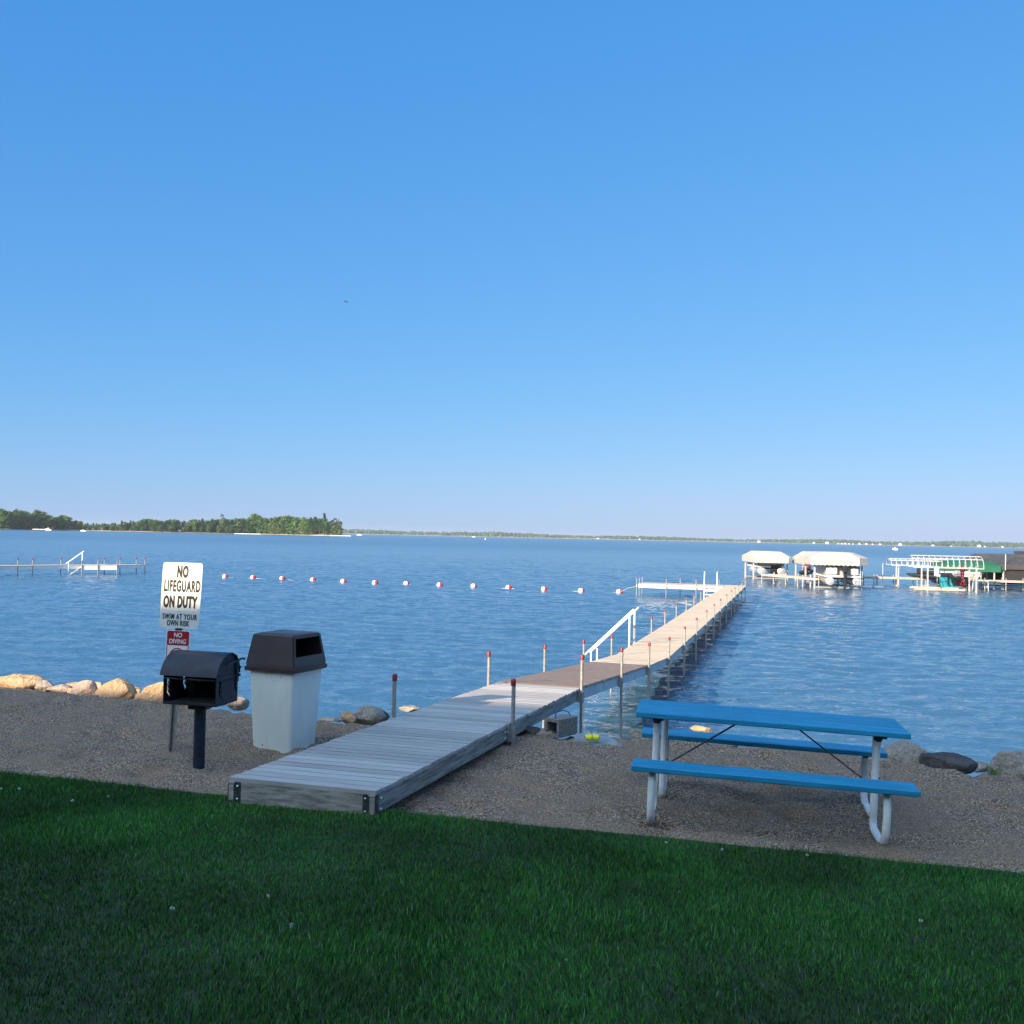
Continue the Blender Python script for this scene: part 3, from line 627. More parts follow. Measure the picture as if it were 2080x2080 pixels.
for sx in (-.835, .835):
    for sy in (-1, 1):
        x = sx + sy * .028
        pts = [(-.245, .735), (-.225, .705), (-.195, .65), (-.175, .56), (-.165, .48), (-.16, .40), (-.16, .10), (-.17, .05), (-.20, .025), (-.26, .018), (-.52, .018), (-.60, .025), (-.66, .06), (-.70, .13), (-.722, .22), (-.720, .31), (-.70, .37), (-.665, .42)]
        b = MB(); b.tube([(x, (-p if sy > 0 else p), z) for p, z in pts], .0285, 10); lg = b.build('leg', M['white_pipe'], tb, True)
        b = MB(); b.tube([(x - .034, sy * .16, .33), (x + .034, sy * .16, .33)], .009, 6); b.tube([(x, sy * .64, .424), (x, sy * .672, .412)], .034, 10)
        b.tube([(x, sy * .247, .742), (x, sy * .226, .707)], .034, 10); b.build('end_cap', M['black_plastic'], lg)
    b = MB(); b.box((sx, 0, .732), (.05, .60, .02)); b.build('cross_bar', M['brace'], tb)
    MB().box((sx * .99, 0, .30), (.03, .36, .03)).build('cross_bar', M['white_pipe'], tb)
    b = MB(); d0 = Vector((sx * .22, 0, .735)); d1 = Vector((sx * .94, 0, .32)); ln = (d1 - d0).length
    b.box((d0 + d1) / 2, (ln, .032, .010), ry=math.atan2(-(d1.z - d0.z), d1.x - d0.x)); b.build('diagonal_brace', M['brace'], tb)
b = MB(); b.box((0, 0, .735), (.34, .05, .012)); b.build('centre_plate', M['brace'], tb)

# ------------------------------------------------------------------ grill
gp = onz(403.7, 1553, 1.385)
gl = thing('grill', 'black steel park grill box with open front and curved hood on a round post', 'grill', (gp.x, gp.y, 1.385), R(-14))
b = MB(); b.tube([(0, 0, -.1), (0, 0, .50)], .052, 20); b.build('post', M['black_steel_sky_tint'], gl, True)
b = MB(); b.box((0, 0, .53), (.175, .15, .055), bev=.01); b.build('mounting_flange', M['black_steel_sky_tint'], gl)
XL, XR, YF, YB, ZB, ZT = -.262, .262, -.19, .19, .56, .82
t = .006
b = MB(); b.box(((XL + XR) / 2, 0, ZB + .004), (XR - XL, YB - YF, .008)); b.box(((XL + XR) / 2, YB - t / 2, (ZB + ZT) / 2), (XR - XL, t, ZT - ZB))
b.box(((XL + XR) / 2, YF + .012, ZB + .012), (XR - XL, .024, .024)); b.build('firebox', M['soot'], gl)
hole = ["..............................",
        "....XX...................XX...", "....XXX..................XXX..", "....XX.X.................XX...", "....XX...................XX...", "....XXX..................XXX..", "....XX.X.................XX.X.",
        "....XX...................XX...", "....XXX...................XX..", "....XX.X..................XXX.", "....XX.....................XX.", ".....XX....................X..", "......XX......................", ".......X......................"]
for nm, xx in (('side_wall', XL), ('side_wall', XR)):
    b = MB(); cs = (YB - YF) / 30; rows = 20; rh = (ZT - ZB) / rows
    for r_ in range(rows):
        line = hole[r_ - 2] if 2 <= r_ < 2 + len(hole) else '.' * 30; k = 0
        while k < 30:
            if line[k] == 'X': k += 1; continue
            j = k
            while j < 30 and line[j] != 'X': j += 1
            y0, y1 = YF + k * cs, YF + j * cs; z1 = ZT - r_ * rh
            b.box((xx + (t / 2 if xx < 0 else -t / 2), (y0 + y1) / 2, z1 - rh / 2), (t, y1 - y0, rh)); k = j
    b.build(nm, M['black_steel_sky_tint'], gl)
b = MB(); b.box(((XL + XR) / 2, YF + .01, ZT - .03), (XR - XL - .012, .012, .012)); b.build('front_lip', M['brace'], gl)
# ash and crumpled foil glint in the box
MB().box((-.03, .02, ZB + .014), (.4, .25, .012), rz=.1).build('ash', M['soot'], gl)
# hood : curved sheet and end plates
arcp = [(-.225, .0), (-.205, .055), (-.165, .115), (-.10, .165), (-.02, .195), (.06, .195), (.13, .165), (.175, .11), (.195, .05), (.2, 0)]
b = MB(); XA, XB = XL - .018, XR + .018; vs_ = []; fs_ = []
for k, (p, q) in enumerate(arcp):
    q2 = (p * .975, q - .005 if q > 0 else q)
    vs_ += [(XA, p, ZT + q), (XB, p, ZT + q), (XA, q2[0], ZT + q2[1] - .002), (XB, q2[0], ZT + q2[1] - .002)]
for k in range(len(arcp) - 1):
    i = k * 4; fs_ += [(i, i + 1, i + 5, i + 4), (i + 2, i + 6, i + 7, i + 3), (i, i + 4, i + 6, i + 2), (i + 1, i + 3, i + 7, i + 5)]
b.add(vs_, fs_ + [(0, 2, 3, 1)]); hd = b.build('hood', M['black_steel_sky_tint'], gl, True)
for xx in (XL + .008, XR - .008):
    MB().prism([(p * .965, ZT + max(.001, q - .008)) for p, q in arcp], xx - .003, xx + .003).build('hood_end', M['black_steel_sky_tint'], hd)
b = MB(); b.tube([(XR + .005, -.06, ZT + .10), (XR + .03, -.05, ZT + .10), (XR + .03, .10, ZT + .115), (XR + .005, .11, ZT + .115)], .008, 6)
b.tube([(XR, .15, ZT + .10), (XR + .035, .18, ZT + .13), (XR + .07, .19, ZT + .128)], .010, 6); b.build('handle', M['black_steel_sky_tint'], hd)
b = MB(); b.box((XR + .006, .165, ZT + .02), (.012, .04, .20)); b.tube([(XR - .01, .185, ZT + .05), (XR + .03, .185, ZT + .05)], .012, 8); b.tube([(XR - .01, .185, ZT - .02), (XR + .025, .185, ZT - .02)], .012, 8); b.build('hinge', M['black_steel_sky_tint'], gl)
b = MB(); b.tube([(XR + .002, -.13, ZT - .045), (XR + .014, -.125, ZT - .05), (XR + .014, .09, ZT - .045), (XR + .002, .1, ZT - .045)], .005, 6); b.build('grate_handle', M['black_steel_sky_tint'], gl)

# ------------------------------------------------------------------ trash bin
tp = onz(589, 1530, 1.335)
bn = thing('trash_bin', 'tall off-white square trash bin with a dark brown hooded lid beside the dock', 'trash bin', (tp.x, tp.y, 1.335), R(-22.5))
def frustum(b, z0, z1, a, c, cx=0, cy=0, bev=.03):
    """rounded-corner square frustum; a, c half-size at z0 and z1"""
    vs_ = []
    for z, h in ((z0, a), (z1, c)):
        for k in range(4):
            for j in range(4):
                an = R(180 + 90 * k + 30 * j); ox = [-1, 1, 1, -1][k]; oy = [-1, -1, 1, 1][k]
                vs_.append((cx + ox * (h - bev) + bev * math.cos(an), cy + oy * (h - bev) + bev * math.sin(an), z))
    n = 16; fs_ = [tuple(range(n - 1, -1, -1)), tuple(range(n, 2 * n))] + [(i, (i + 1) % n, n + (i + 1) % n, n + i) for i in range(n)]
    b.add(vs_, fs_)
cx, cy = -.22, .22
b = MB(); frustum(b, -.03, .80, .222, .262, cx, cy); frustum(b, -.03, .0, .226, .226, cx, cy); body = b.build('body', M['bin_body'], bn, True)
b = MB()
for sx_, sz_, r_ in ((.02, .74, .006), (-.06, .70, .004), (-.16, .76, .006), (-.13, .77, .004), (-.20, .05, .008)):
    b.sphere((cx + .1 + sx_, cy - .222 - .04 * (sz_ / .8) - .0015, sz_), r_, 6, 4, (1, .3, 1))
b.sphere((cx + .253, cy + .12, .66), .007, 6, 4, (.3, 1, 1))
b.build('grime_spots', M['bin_dirt'], body)
b = MB(); frustum(b, .785, .825, .298, .300, cx, cy, .02); frustum(b, .825, .850, .288, .286, cx, cy, .02)
b.build('lid_rim', M['brown_plastic'], bn, True)
# hood with a real opening on its right face
Z_0, Z_1, H0, H1 = .85, 1.135, .283, .238
def hc(sx_, sy_, z): h = H0 + (H1 - H0) * (z - Z_0) / (Z_1 - Z_0); return (cx + sx_ * h, cy + sy_ * h, z)
b = MB()
def wallq(p, n_, th=.012):
    q = [Vector(v) for v in p]; b.add(q + [v - Vector(n_) * th for v in q], [(0, 1, 2, 3), (7, 6, 5, 4), (0, 4, 5, 1), (1, 5, 6, 2), (2, 6, 7, 3), (3, 7, 4, 0)])
wallq([hc(-1, -1, Z_0), hc(1, -1, Z_0), hc(1, -1, Z_1), hc(-1, -1, Z_1)], (0, -1, 0)); wallq([hc(1, 1, Z_0), hc(-1, 1, Z_0), hc(-1, 1, Z_1), hc(1, 1, Z_1)], (0, 1, 0)); wallq([hc(-1, 1, Z_0), hc(-1, -1, Z_0), hc(-1, -1, Z_1), hc(-1, 1, Z_1)], (-1, 0, 0))
za, zb_ = Z_0 + .085, Z_1 - .022
wallq([hc(1, -1, Z_0), hc(1, 1, Z_0), hc(1, 1, za), hc(1, -1, za)], (1, 0, 0)); wallq([hc(1, -1, zb_), hc(1, 1, zb_), hc(1, 1, Z_1), hc(1, -1, Z_1)], (1, 0, 0))
wallq([hc(1, -1, za), hc(1, -.86, za), hc(1, -.86, zb_), hc(1, -1, zb_)], (1, 0, 0)); wallq([hc(1, .88, za), hc(1, 1, za), hc(1, 1, zb_), hc(1, .88, zb_)], (1, 0, 0))
frustum(b, Z_1, Z_1 + .012, H1 + .002, H1 - .004, cx, cy, .02); frustum(b, Z_1 + .012, Z_1 + .022, H1 - .012, H1 - .05, cx, cy, .02)
b.build('lid_hood', M['brown_plastic'], bn)

# ------------------------------------------------------------------ sign post
def xz(x, y, Y): return aty(x, y, Y)
sb = onz(345.8, 1525, 1.385); DSG = sb.y
top_c = aty(371, 1143, DSG - .12)
sg = thing('sign_post', 'leaning galvanised sign post with a white lifeguard notice above a red and white diving notice', 'sign post', (sb.x, sb.y, sb.z), R(-15))
Lz = top_c.z - sb.z
lv = sg.rotation_euler.to_matrix().inverted() @ (top_c - sb); sg_shx, sg_shy = lv.x / lv.z, lv.y / lv.z
def lean(me):  # shear so that the post leans as a rigid whole
    me.transform(Matrix(((1, 0, sg_shx, 0), (0, 1, sg_shy, 0), (0, 0, 1, 0), (0, 0, 0, 1))))
b = MB()
for x0, x1, y_, w_ in ((-.036, -.020, .014, .004), (.020, .036, .014, .004), (-.020, .020, .038, .004)): b.box(((x0 + x1) / 2, y_, .58 + .45), (x1 - x0 + .006, w_, 2.26 - .0))
for x_ in (-.020, .020): b.box((x_, .026, .58 + .45), (.004, .028, 2.26))
pm = b.build('channel_post', M['galv'], sg)
for v in pm.data.vertices: v.co.z = min(v.co.z, Lz - .03)
def board(w, z0, z1, y, rc, m, name):
    pts = []; h = w / 2
    for ox, oz, a0 in ((h - rc, z0 + rc, 270), (h - rc, z1 - rc, 0), (-h + rc, z1 - rc, 90), (-h + rc, z0 + rc, 180)):
        for j in range(5): pts.append((ox + rc * math.cos(R(a0 + 22.5 * j)), oz + rc * math.sin(R(a0 + 22.5 * j))))
    return MB().prism(pts, y - .0015, y + .0015, 'y').build(name, m, sg)
WS = .425; ZS1 = Lz; ZS0 = Lz - .625
bd = board(WS, ZS0, ZS1, .008, .03, M['sign_white'], 'lifeguard_sign')
H = ZS1 - ZS0; kids = []
for txt, hh, fz, xs, w_, xo, sp_ in (('NO', .102, .215, .50, .0085, .005, 1.15), ('LIFEGUARD', .102, .435, .46, .0060, .008, 1.17), ('ON DUTY', .102, .675, .50, .0075, -.004, 1.12), ('SWIM AT YOUR', .050, .862, .62, .0018, .002, 1.22), ('OWN RISK', .050, .962, .62, .0018, -.012, 1.14)):
    kids.append(lettering(txt, hh, M['sign_black'], bd, (xo, .0045, ZS1 - fz * H), xs, w_, sp_))
b = MB()
for fx, fz in ((-.44, .035), (.46, .035), (-.44, .20), (.46, .21), (-.44, .47), (.46, .47), (-.44, .71), (.46, .71), (-.44, .955), (.46, .965), (0, .245), (0, .745)):
    b.sphere((fx * WS, .0055, ZS1 - fz * H), .0042, 6, 4, (1, .4, 1))
kids.append(b.build('rivet', M['brace'], bd))
W2 = .255; z1 = ZS0 - .018; z0 = z1 - .42
b2 = board(W2, z0, z1, .008, .02, M['sign_white'], 'diving_sign')
hw = W2 / 2 - .010
b = MB(); pts = [(-hw, z1 - .145), (hw, z1 - .145)]
for ox, a0 in ((hw - .016, 0), (-hw + .016, 90)):
    for j in range(4): pts.append((ox + .016 * math.cos(R(a0 + 30 * j)), z1 - .026 + .016 * math.sin(R(a0 + 30 * j))))
b.prism(pts, .0040, .0062, 'y'); b.box((-hw + .003, .0051, (z0 + z1) / 2 - .07), (.006, .0022, z1 - z0 - .16)); b.box((hw - .003, .0051, (z0 + z1) / 2 - .07), (.006, .0022, z1 - z0 - .16)); b.box((0, .0051, z0 + .012), (2 * hw, .0022, .006))
kids.append(b.build('red_panel', M['sign_red'], b2))
kids.append(lettering('NO', .042, M['sign_white'], b2, (0, .0030, z1 - .068), .95, .001, 1.0)); kids.append(lettering('DIVING', .042, M['sign_white'], b2, (0, .0030, z1 - .128), .92, .001, 1.0))
b = MB(); zc = z1 - .255; rr = .085; vs_ = []; 
for k in range(33):
    a = 2 * math.pi * k / 32
    for q in (rr, rr - .011): vs_ += [(q * math.cos(a), .0052, zc + q * math.sin(a))]
b.add(vs_, [(2 * k, 2 * k + 1, 2 * k + 3, 2 * k + 2) for k in range(32)]); b.box((0, .0050, zc), (.16, .0008, .011), ry=R(45)); kids.append(b.build('prohibition_ring', M['sign_red'], b2))
kids.append(MB().box((-.0, .003, ZS0 - .009), (.07, .012, .012)).build('clip', M['black_plastic'], pm))
for o in [pm, bd, b2] + kids: lean(o.data)

# ------------------------------------------------------------------ things beneath the dock
p = onz(1134, 1508, 1.20)
cb = thing('concrete_block', 'hollow grey concrete block standing on the sand beneath the dock', 'concrete block', (p.x, p.y, G(p.x, p.y) - .02), R(-38))
b = MB(); b.box((-.083, .05, .095), (.034, .36, .20)); b.box((.083, .05, .095), (.034, .36, .20)); b.box((0, .05, .18), (.132, .36, .032)); b.box((0, .05, .01), (.132, .36, .032)); b.build('block', M['concrete'], cb)
b = MB(); b.tube([(0, -.08, .195), (.0, -.03, .26), (.02, .05, .275), (.03, .14, .25), (.03, .19, .2)], .005, 6); b.tube([(0, -.06, .2), (-.01, -.07, .29)], .004, 6)
tag(b.build('rope', M['blue_rope'], None), 'dark blue rope looped over the concrete block', 'rope').matrix_world = Matrix.Translation(cb.location) @ Matrix.Rotation(R(-38), 4, 'Z')
b = MB(); gx = [onz(x, y, z) for x, y, z in ((1162, 1511, 1.28), (1170, 1489, 1.36), (1205, 1490, 1.35), (1232, 1493, 1.34), (1252, 1504, 1.32), (1268, 1517, 1.28), (1236, 1514, 1.28), (1200, 1515, 1.28))]
cpt = sum(gx, Vector()) / 8 + Vector((0, 0, .01)); b.add([cpt] + gx + [g - Vector((0, 0, .12)) for g in gx], [(0, i + 1, (i + 1) % 8 + 1) for i in range(8)] + [(i + 1, i + 9, (i + 1) % 8 + 9, (i + 1) % 8 + 1) for i in range(8)])
me = b.build('stone_slab', M['tarp']); tag(me, 'pale blue grey flat slab lying at the shore beneath the dock', 'slab')
for k, px in enumerate((1195.5, 1210)):
    p = onz(px, 1515, 1.27); b = MB(); b.tube([(-.036, 0, .03), (-.030, 0, .03), (.030, 0, .03), (.036, 0, .03)], [.028, .035, .035, .028], 12); 
    o = thing('float', ('yellow foam float lying against the slab, nearer the concrete block', 'yellow foam float lying beside the other, farther from the concrete block')[k], 'float', (p.x, p.y, G(p.x, p.y) + .015), R(-8), 'yellow floats'); b.build('foam', M['yellow'], o, True)
    b = MB(); b.tube([(-.045, 0, .03), (.045, 0, .03)], .006, 6); b.tube([(.02, .02, .05), (.03, .03, .10)], .003, 5); b.build('cord', M['black_plastic'], o)
p = onz(2018, 1580, 1.27); b = MB()
for k in range(60):
    a = rng.random() * 6.28; L_ = rng.uniform(.03, .10); r_ = rng.uniform(0, .08); x_, y_ = r_ * math.cos(a), r_ * math.sin(a)
    e = Vector((math.cos(a * 3) * L_ * .7, math.sin(a * 3) * L_ * .7, L_ * .8)); c_ = Vector((x_, y_, 0)); s2 = Vector((-math.sin(a), math.cos(a), 0)) * .007
    b.add([c_ - s2 * .4, c_ + e * .5 - s2, c_ + e, c_ + e * .5 + s2], [(0, 1, 2, 3)])
o = b.build('weed', M['leaf_b']); o.location = (p.x, p.y, G(p.x, p.y) - .01); tag(o, 'small green weed at the sand edge between boulders on the right', 'plant')
for k, (px, py, L_, a) in enumerate(((88, 1571, .17, -.25), (1560, 1545, .1, .2))):
    p = onz(px, py, 1.41); b = MB(); b.tube([(-L_ / 2, 0, .01), (0, .01, .016), (L_ / 2, -.01, .012)], [.004, .006, .003], 6); o = b.build('twig', M['stick']); o.location = (p.x, p.y, G(p.x, p.y) + .005); o.rotation_euler = (0, 0, a)
    tag(o, ('pale twig on the sand near the left end of the lawn edge', 'pale twig on the sand beneath the picnic table')[k], 'twig')
# clover heads in the lawn
cl = None
for k, (px, py, lab) in enumerate(((39, 1602, 'white clover head in the lawn at the far left edge'), (147, 1626, 'small clover head in the upper left of the lawn'), (220, 1618, 'clover head in the lawn left of the dock'), (350, 1845, 'pair-like clover head in the middle left of the lawn'), (1353, 1711, 'clover head just below the left table leg'), (1467, 1726, 'clover head in the lawn below the middle of the bench'), (1640, 1737, 'clover head in the lawn below the right half of the bench'), (1870, 1870, 'clover head in the lower right lawn'), (592, 1880, 'tiny clover head in the lower middle lawn'), (545, 1820, 'tiny clover head below the dock end'), (2, 1602, 'clover head cut by the left picture edge'), (1150, 1950, 'lowest clover head in the lawn'))):
    p = onz(px, py, 1.52)
    for _ in range(4): p = onz(px, py, G(p.x, p.y) + .05)
    if cl is None:
        cl = thing('clover', lab, 'clover', p, 0, 'clover heads in the lawn'); b = MB(); r0_ = random.Random(3)
        for j in range(26):
            th, ph = r0_.random() * 6.28, math.acos(r0_.uniform(-.5, 1)); n0 = Vector((math.sin(ph) * math.cos(th), math.sin(ph) * math.sin(th), math.cos(ph))); s2 = n0.orthogonal().normalized() * .0035
            b.add([n0 * .003 - s2 * .5, n0 * .009 - s2, n0 * .013, n0 * .009 + s2], [(0, 1, 2, 3)])
        b.build('flower_head', M['clover'], cl); MB().tube([(0, 0, 0), (.002, 0, -.05)], .0012, 5).build('stem', M['stem'], cl)
    else: dup(cl, p, rng.random() * 6, (rng.uniform(.7, 1.1),) * 3, lab)

# ------------------------------------------------------------------ buoy line
bp_ = [(457.5, 1169), (514.6, 1171), (573.8, 1173.5), (636.3, 1176), (697.6, 1179), (762.2, 1182), (825.8, 1183.5), (893.5, 1186.5), (962.5, 1188.7), (1033.5, 1191.7), (1105.7, 1195), (1181, 1198), (1258.5, 1200.5)]
ordn = ['first', 'second', 'third', 'fourth', 'fifth', 'sixth', 'seventh', 'eighth', 'ninth', 'tenth', 'eleventh', 'twelfth', 'last']
by = None; bpos = []
for k, (px, py) in enumerate(bp_):
    p = onz(px, py + 3.5, 0); bpos.append(p)
    lab = 'white and red swim float, %s from the left in the line' % ordn[k] if k < 12 else 'white and red swim float nearest the dock, rightmost in the line'
    if by is None:
        by = thing('buoy', lab, 'buoy', p, R(12), 'swim line floats'); by.scale = (.86,) * 3
        prof = [(-.24, .05), (-.235, .09), (-.20, .16), (-.13, .195), (0, .205)]; b = MB(); b.tube([(x, 0, .06) for x, r_ in prof] , [r_ for x, r_ in prof], 16); b.build('white_half', M['buoy_white'], by, True)
        prof = [(.002, .205), (.10, .20), (.17, .165), (.20, .13)]; b = MB(); b.tube([(x, 0, .06) for x, r_ in prof], [r_ for x, r_ in prof], 16); b.build('red_half', M['buoy_red'], by, True)
        b = MB(); b.tube([(.20, 0, .06), (.245, 0, .06)], [.07, .05], 10); b.build('collar', M['black_plastic'], by, True)
    else: dup(by, p, R(12) + rng.uniform(-.3, .3), None, lab)
b = MB(); pl_ = GP - ef * 2.4 + es * -6.4 + Vector((0, 0, -.15)); pts = []
for k in range(12): pts += [bpos[k] + Vector((0, 0, .015)), bpos[k].lerp(bpos[k + 1], .5) + Vector((0, 0, -.05))]
pts += [bpos[12] + Vector((0, 0, .015)), bpos[12].lerp(pl_, .5) + Vector((0, 0, .10)), pl_]
o = b.tube(pts, .012, 5).build('buoy_rope', M['rope']); tag(o, 'thin pale rope stringing the swim floats to the dock platform', 'rope')

# ------------------------------------------------------------------ neighbouring swim dock on the left
dl = [(-60, 1152.8, 1173.5), (0, 1148.6, 1169), (133, 1146.2, 1166.5), (240, 1147.2, 1165.5), (295.4, 1147.6, 1164.4)]
lp = []
for x, yd, yw in dl: p = onz(x, yw, 0); lp.append(Vector((p.x, p.y, .68)))
nd = thing('swim_dock', 'narrow white-edged dock on posts with steps, far out on the left', 'dock', (lp[2].x, lp[2].y, 0)); NO = Vector((lp[2].x, lp[2].y, 0))
for k in range(4):
    a, c = lp[k], lp[k + 1]; d = (c - a).normalized(); n = Vector((-d.y, d.x, 0)) * 1.2
    sv = dock; L = (c - a).length; b = MB()
    q = [a, c, c + n, a + n]; b.add([v for v in q] + [v - Vector((0, 0, .05)) for v in q], [(0, 1, 2, 3), (7, 6, 5, 4), (0, 4, 5, 1), (1, 5, 6, 2), (2, 6, 7, 3), (3, 7, 4, 0)]); b.build('deck_section', M['tan_deck'], nd, off=NO)
    b = MB(); beam(b, a, c, .22, .05, 0, -.052); b.build('skirt', M['white_metal'], nd, off=NO)
pa, pb = onz(166, 1166, 0), onz(236.6, 1166.3, 0); pa.z = pb.z = .68; d = (pb - pa).normalized(); n = Vector((-d.y, d.x, 0)) * 2.4; pa -= n * .35; pb -= n * .35
q = [pa, pb, pb + n * .98, pa + n * .98]; b = MB(); b.add([v + Vector((0, 0, .004)) for v in q] + [v - Vector((0, 0, .05)) for v in q], [(0, 1, 2, 3), (7, 6, 5, 4), (0, 4, 5, 1), (1, 5, 6, 2), (2, 6, 7, 3), (3, 7, 4, 0)]); b.build('deck_section', M['tan_deck'], nd, off=NO)
b = MB(); beam(b, pa, pb, .26, .05, 0, -.052); beam(b, pb, pb + n, .26, .05, 0, -.052); b.build('skirt', M['white_metal'], nd, off=NO)
for px, f_ in ((-30, 0), (34, 0), (64, 0), (101, 1), (192, 1), (225, 1), (259, 1), (294, 0)):
    t = np.interp(px, [x[0] for x in dl], range(5)); k = min(3, int(t)); c_ = lp[k].lerp(lp[k + 1], t - k) + (Vector((.2, 1.25, 0)) if f_ else Vector())
    b = MB(); b.tube([(c_.x, c_.y, -.5), (c_.x, c_.y, 1.10)], .035, 6); po = b.build('dock_post', M['galv'], nd, off=NO); b = MB(); b.tube([(c_.x, c_.y, 1.08), (c_.x, c_.y, 1.22)], .045, 6); b.build('post_cap', M['red_cap'], po, off=NO)
for c_ in (pa, pb, pa.lerp(pb, .45)):
    b = MB(); b.tube([(c_.x, c_.y - .05, -.5), (c_.x, c_.y - .05, 1.05)], .035, 6); b.build('dock_post', M['galv'], nd, off=NO)
steps(nd, NO, pa + n * .02, -d, n.normalized(), 1.1, .19, .26, 4, M['white_metal'], .95)

# ------------------------------------------------------------------ boat lifts and boats on the right
def box_pts(x0, x1, y0, y1): return [(x0, y0), (x1, y0), (x1, y1), (x0, y1)]
def canopy(root, w, L, zb, zs, zt, m, ch=.35, top=.55, name='canopy', scal=True):
    """canvas cover: skirt zb..zs, sloping to a flat top zt; front at y=0, going to y=L"""
    ring = [(-w / 2 + ch, 0), (w / 2 - ch, 0), (w / 2, ch), (w / 2, L - ch), (w / 2 - ch, L), (-w / 2 + ch, L), (-w / 2, L - ch), (-w / 2, ch)]
    dens = []
    for i in range(8):
        a, c = Vector(ring[i]), Vector(ring[(i + 1) % 8]); n = max(2, int((c - a).length / .16) // 2 * 2)
        for k in range(n): dens.append((a.lerp(c, k / n), k % 2))
    n = len(dens); cen = Vector((0, L / 2)); b = MB(); vs_ = []
    for p, o in dens: vs_.append((p.x, p.y, zb - (.07 * o if scal else 0)))
    for p, o in dens: vs_.append((p.x, p.y, zs))
    for p, o in dens:
        q = Vector((p.x * top, cen.y + (p.y - cen.y) * (1 - (1 - top) * w / L * 1.2))); vs_.append((q.x, q.y, zt))
    vs_.append((0, cen.y, zt + .03)); fs_ = []
    for i in range(n):
        j = (i + 1) % n; fs_ += [(i, j, n + j, n + i), (n + i, n + j, 2 * n + j, 2 * n + i), (2 * n + i, 2 * n + j, 3 * n)]
    b.add(vs_, fs_); o = b.build(name, m, root)
    sm_ = o.modifiers.new('thickness', 'SOLIDIFY'); sm_.thickness = .012; return o
M['lift_metal'] = mat('dull_white_lift_frame', (.46, .46, .45), .5)
def lift(root, w, y0, y1, zt, m=None, r_=.055):
    for sx in (-1, 1):
        for yy in (y0, y1):
            b = MB(); b.box((sx * w / 2, yy, (zt - 1.5) / 2 - .0), (r_ * 2, r_ * 2, zt + 1.5)); b.build('lift_post', M['lift_metal'], root)
    for yy in (y0, y1):
        b = MB(); b.box((0, yy, .12), (w, .12, .12)); b.build('lift_beam', M['galv'], root)
def pontoon(root, w, y0, y1, z, fen=True, r_=.31):
    for sx in (-1, 1):
        b = MB(); X_ = sx * (w / 2 - r_); b.tube([(X_, y0, z), (X_, y0 + .02, z), (X_, y1 - 1.0, z), (X_, y1 - .4, z + .08), (X_, y1, z + .22)], [r_ * .9, r_, r_, r_ * .7, r_ * .1], 16); b.build('float_tube', M['pontoon'], root, True)
    b = MB(); b.box((0, (y0 + y1) / 2 + .1, z + r_ + .07), (w, y1 - y0 - .3, .14)); b.build('deck', M['boat_white'], root)
    if fen:
        zt = z + r_ + .14
        for q in (((0, y1 - .35), (w - .1, .05)), ((-w / 2 + .07, (y0 + y1) / 2), (.05, y1 - y0 - 1)), ((w / 2 - .07, (y0 + y1) / 2), (.05, y1 - y0 - 1)), ((0, y0 + .5), (w - .1, .05))):
            b = MB(); b.box((*q[0], zt + .33), (*q[1], .62)); b.box((*q[0], zt + .68), (q[1][0] + .02, q[1][1] + .02, .05)); b.build('side_panel', M['boat_grey'], root)
def outboard(root, x, y, z, m=None, s=1.0, name='outboard_motor'):
    b = MB(); b.box((x, y, z + .35 * s), (.34 * s, .55 * s, .5 * s), bev=.10 * s); b.box((x, y, z - .05 * s), (.22 * s, .26 * s, .5 * s), bev=.04 * s); b.box((x, y - .02, z - .5 * s), (.12 * s, .30 * s, .6 * s), bev=.03 * s)
    b.box((x, y - .06, z - .82 * s), (.30 * s, .34 * s, .03 * s)); b.tube([(x, y - .28 * s, z - .95 * s), (x, y + .24 * s, z - .95 * s)], [.05 * s, .08 * s], 8)
    for k in range(3): b.box((x + .10 * s * math.cos(2.1 * k), y - .30 * s, z - .95 * s + .10 * s * math.sin(2.1 * k)), (.2 * s, .03, .08 * s), ry=-2.1 * k)
    return b.build(name, m or M['boat_black'], root)
# lift 1 (leftmost): covered pontoon boat
c1 = aty(1571, 1170, 94); A1 = R(-4)
r1 = thing('boat_lift', 'boat lift under a cream scalloped canopy, leftmost and standing alone', 'boat lift', (c1.x, 94, 0), A1, 'boat lifts')
canopy(r1, 3.4, 8.0, 1.62, 2.12, 2.62, M['canvas']); lift(r1, 3.1, 1.6, 6.4, 1.7)
p1 = thing('pontoon_boat', 'grey pontoon boat under the leftmost cream canopy', 'pontoon boat', (c1.x + .1, 95, 0), A1, 'pontoon boats'); pontoon(p1, 2.5, 0, 6.5, .78, r_=.36); MB().box((.45, .35, .95), (1.1, .3, .75), bev=.1).build('seat_back', M['boat_black'], p1)
# lift 2: big cream canopy, boat stern towards the viewer
c2 = aty(1708, 1170, 77.5); A2 = R(-8)
r2 = thing('boat_lift', 'largest boat lift with a broad cream canopy over a pontoon boat showing its stern', 'boat lift', (c2.x, 77.5, 0), A2, 'boat lifts')
canopy(r2, 4.2, 8.0, 1.88, 2.42, 2.82, M['canvas'], .75); lift(r2, 3.5, 1.2, 6.0, 2.0)
MB().tube([(.55, -.012, 2.10), (.8, -.02, 2.10), (1.0, -.02, 2.13)], .03, 5).tube([(.45, -.012, 2.15), (.95, -.012, 2.14)], .012, 5).build('tie_down', M['boat_grey'], r2)
p2 = thing('pontoon_boat', 'white pontoon boat with black outboard facing the viewer under the broad cream canopy', 'pontoon boat', (c2.x + .35, 77.9, 0), A2, 'pontoon boats'); pontoon(p2, 2.6, 0, 6.8, .62); outboard(p2, .05, -.25, 1.15, s=1.15)
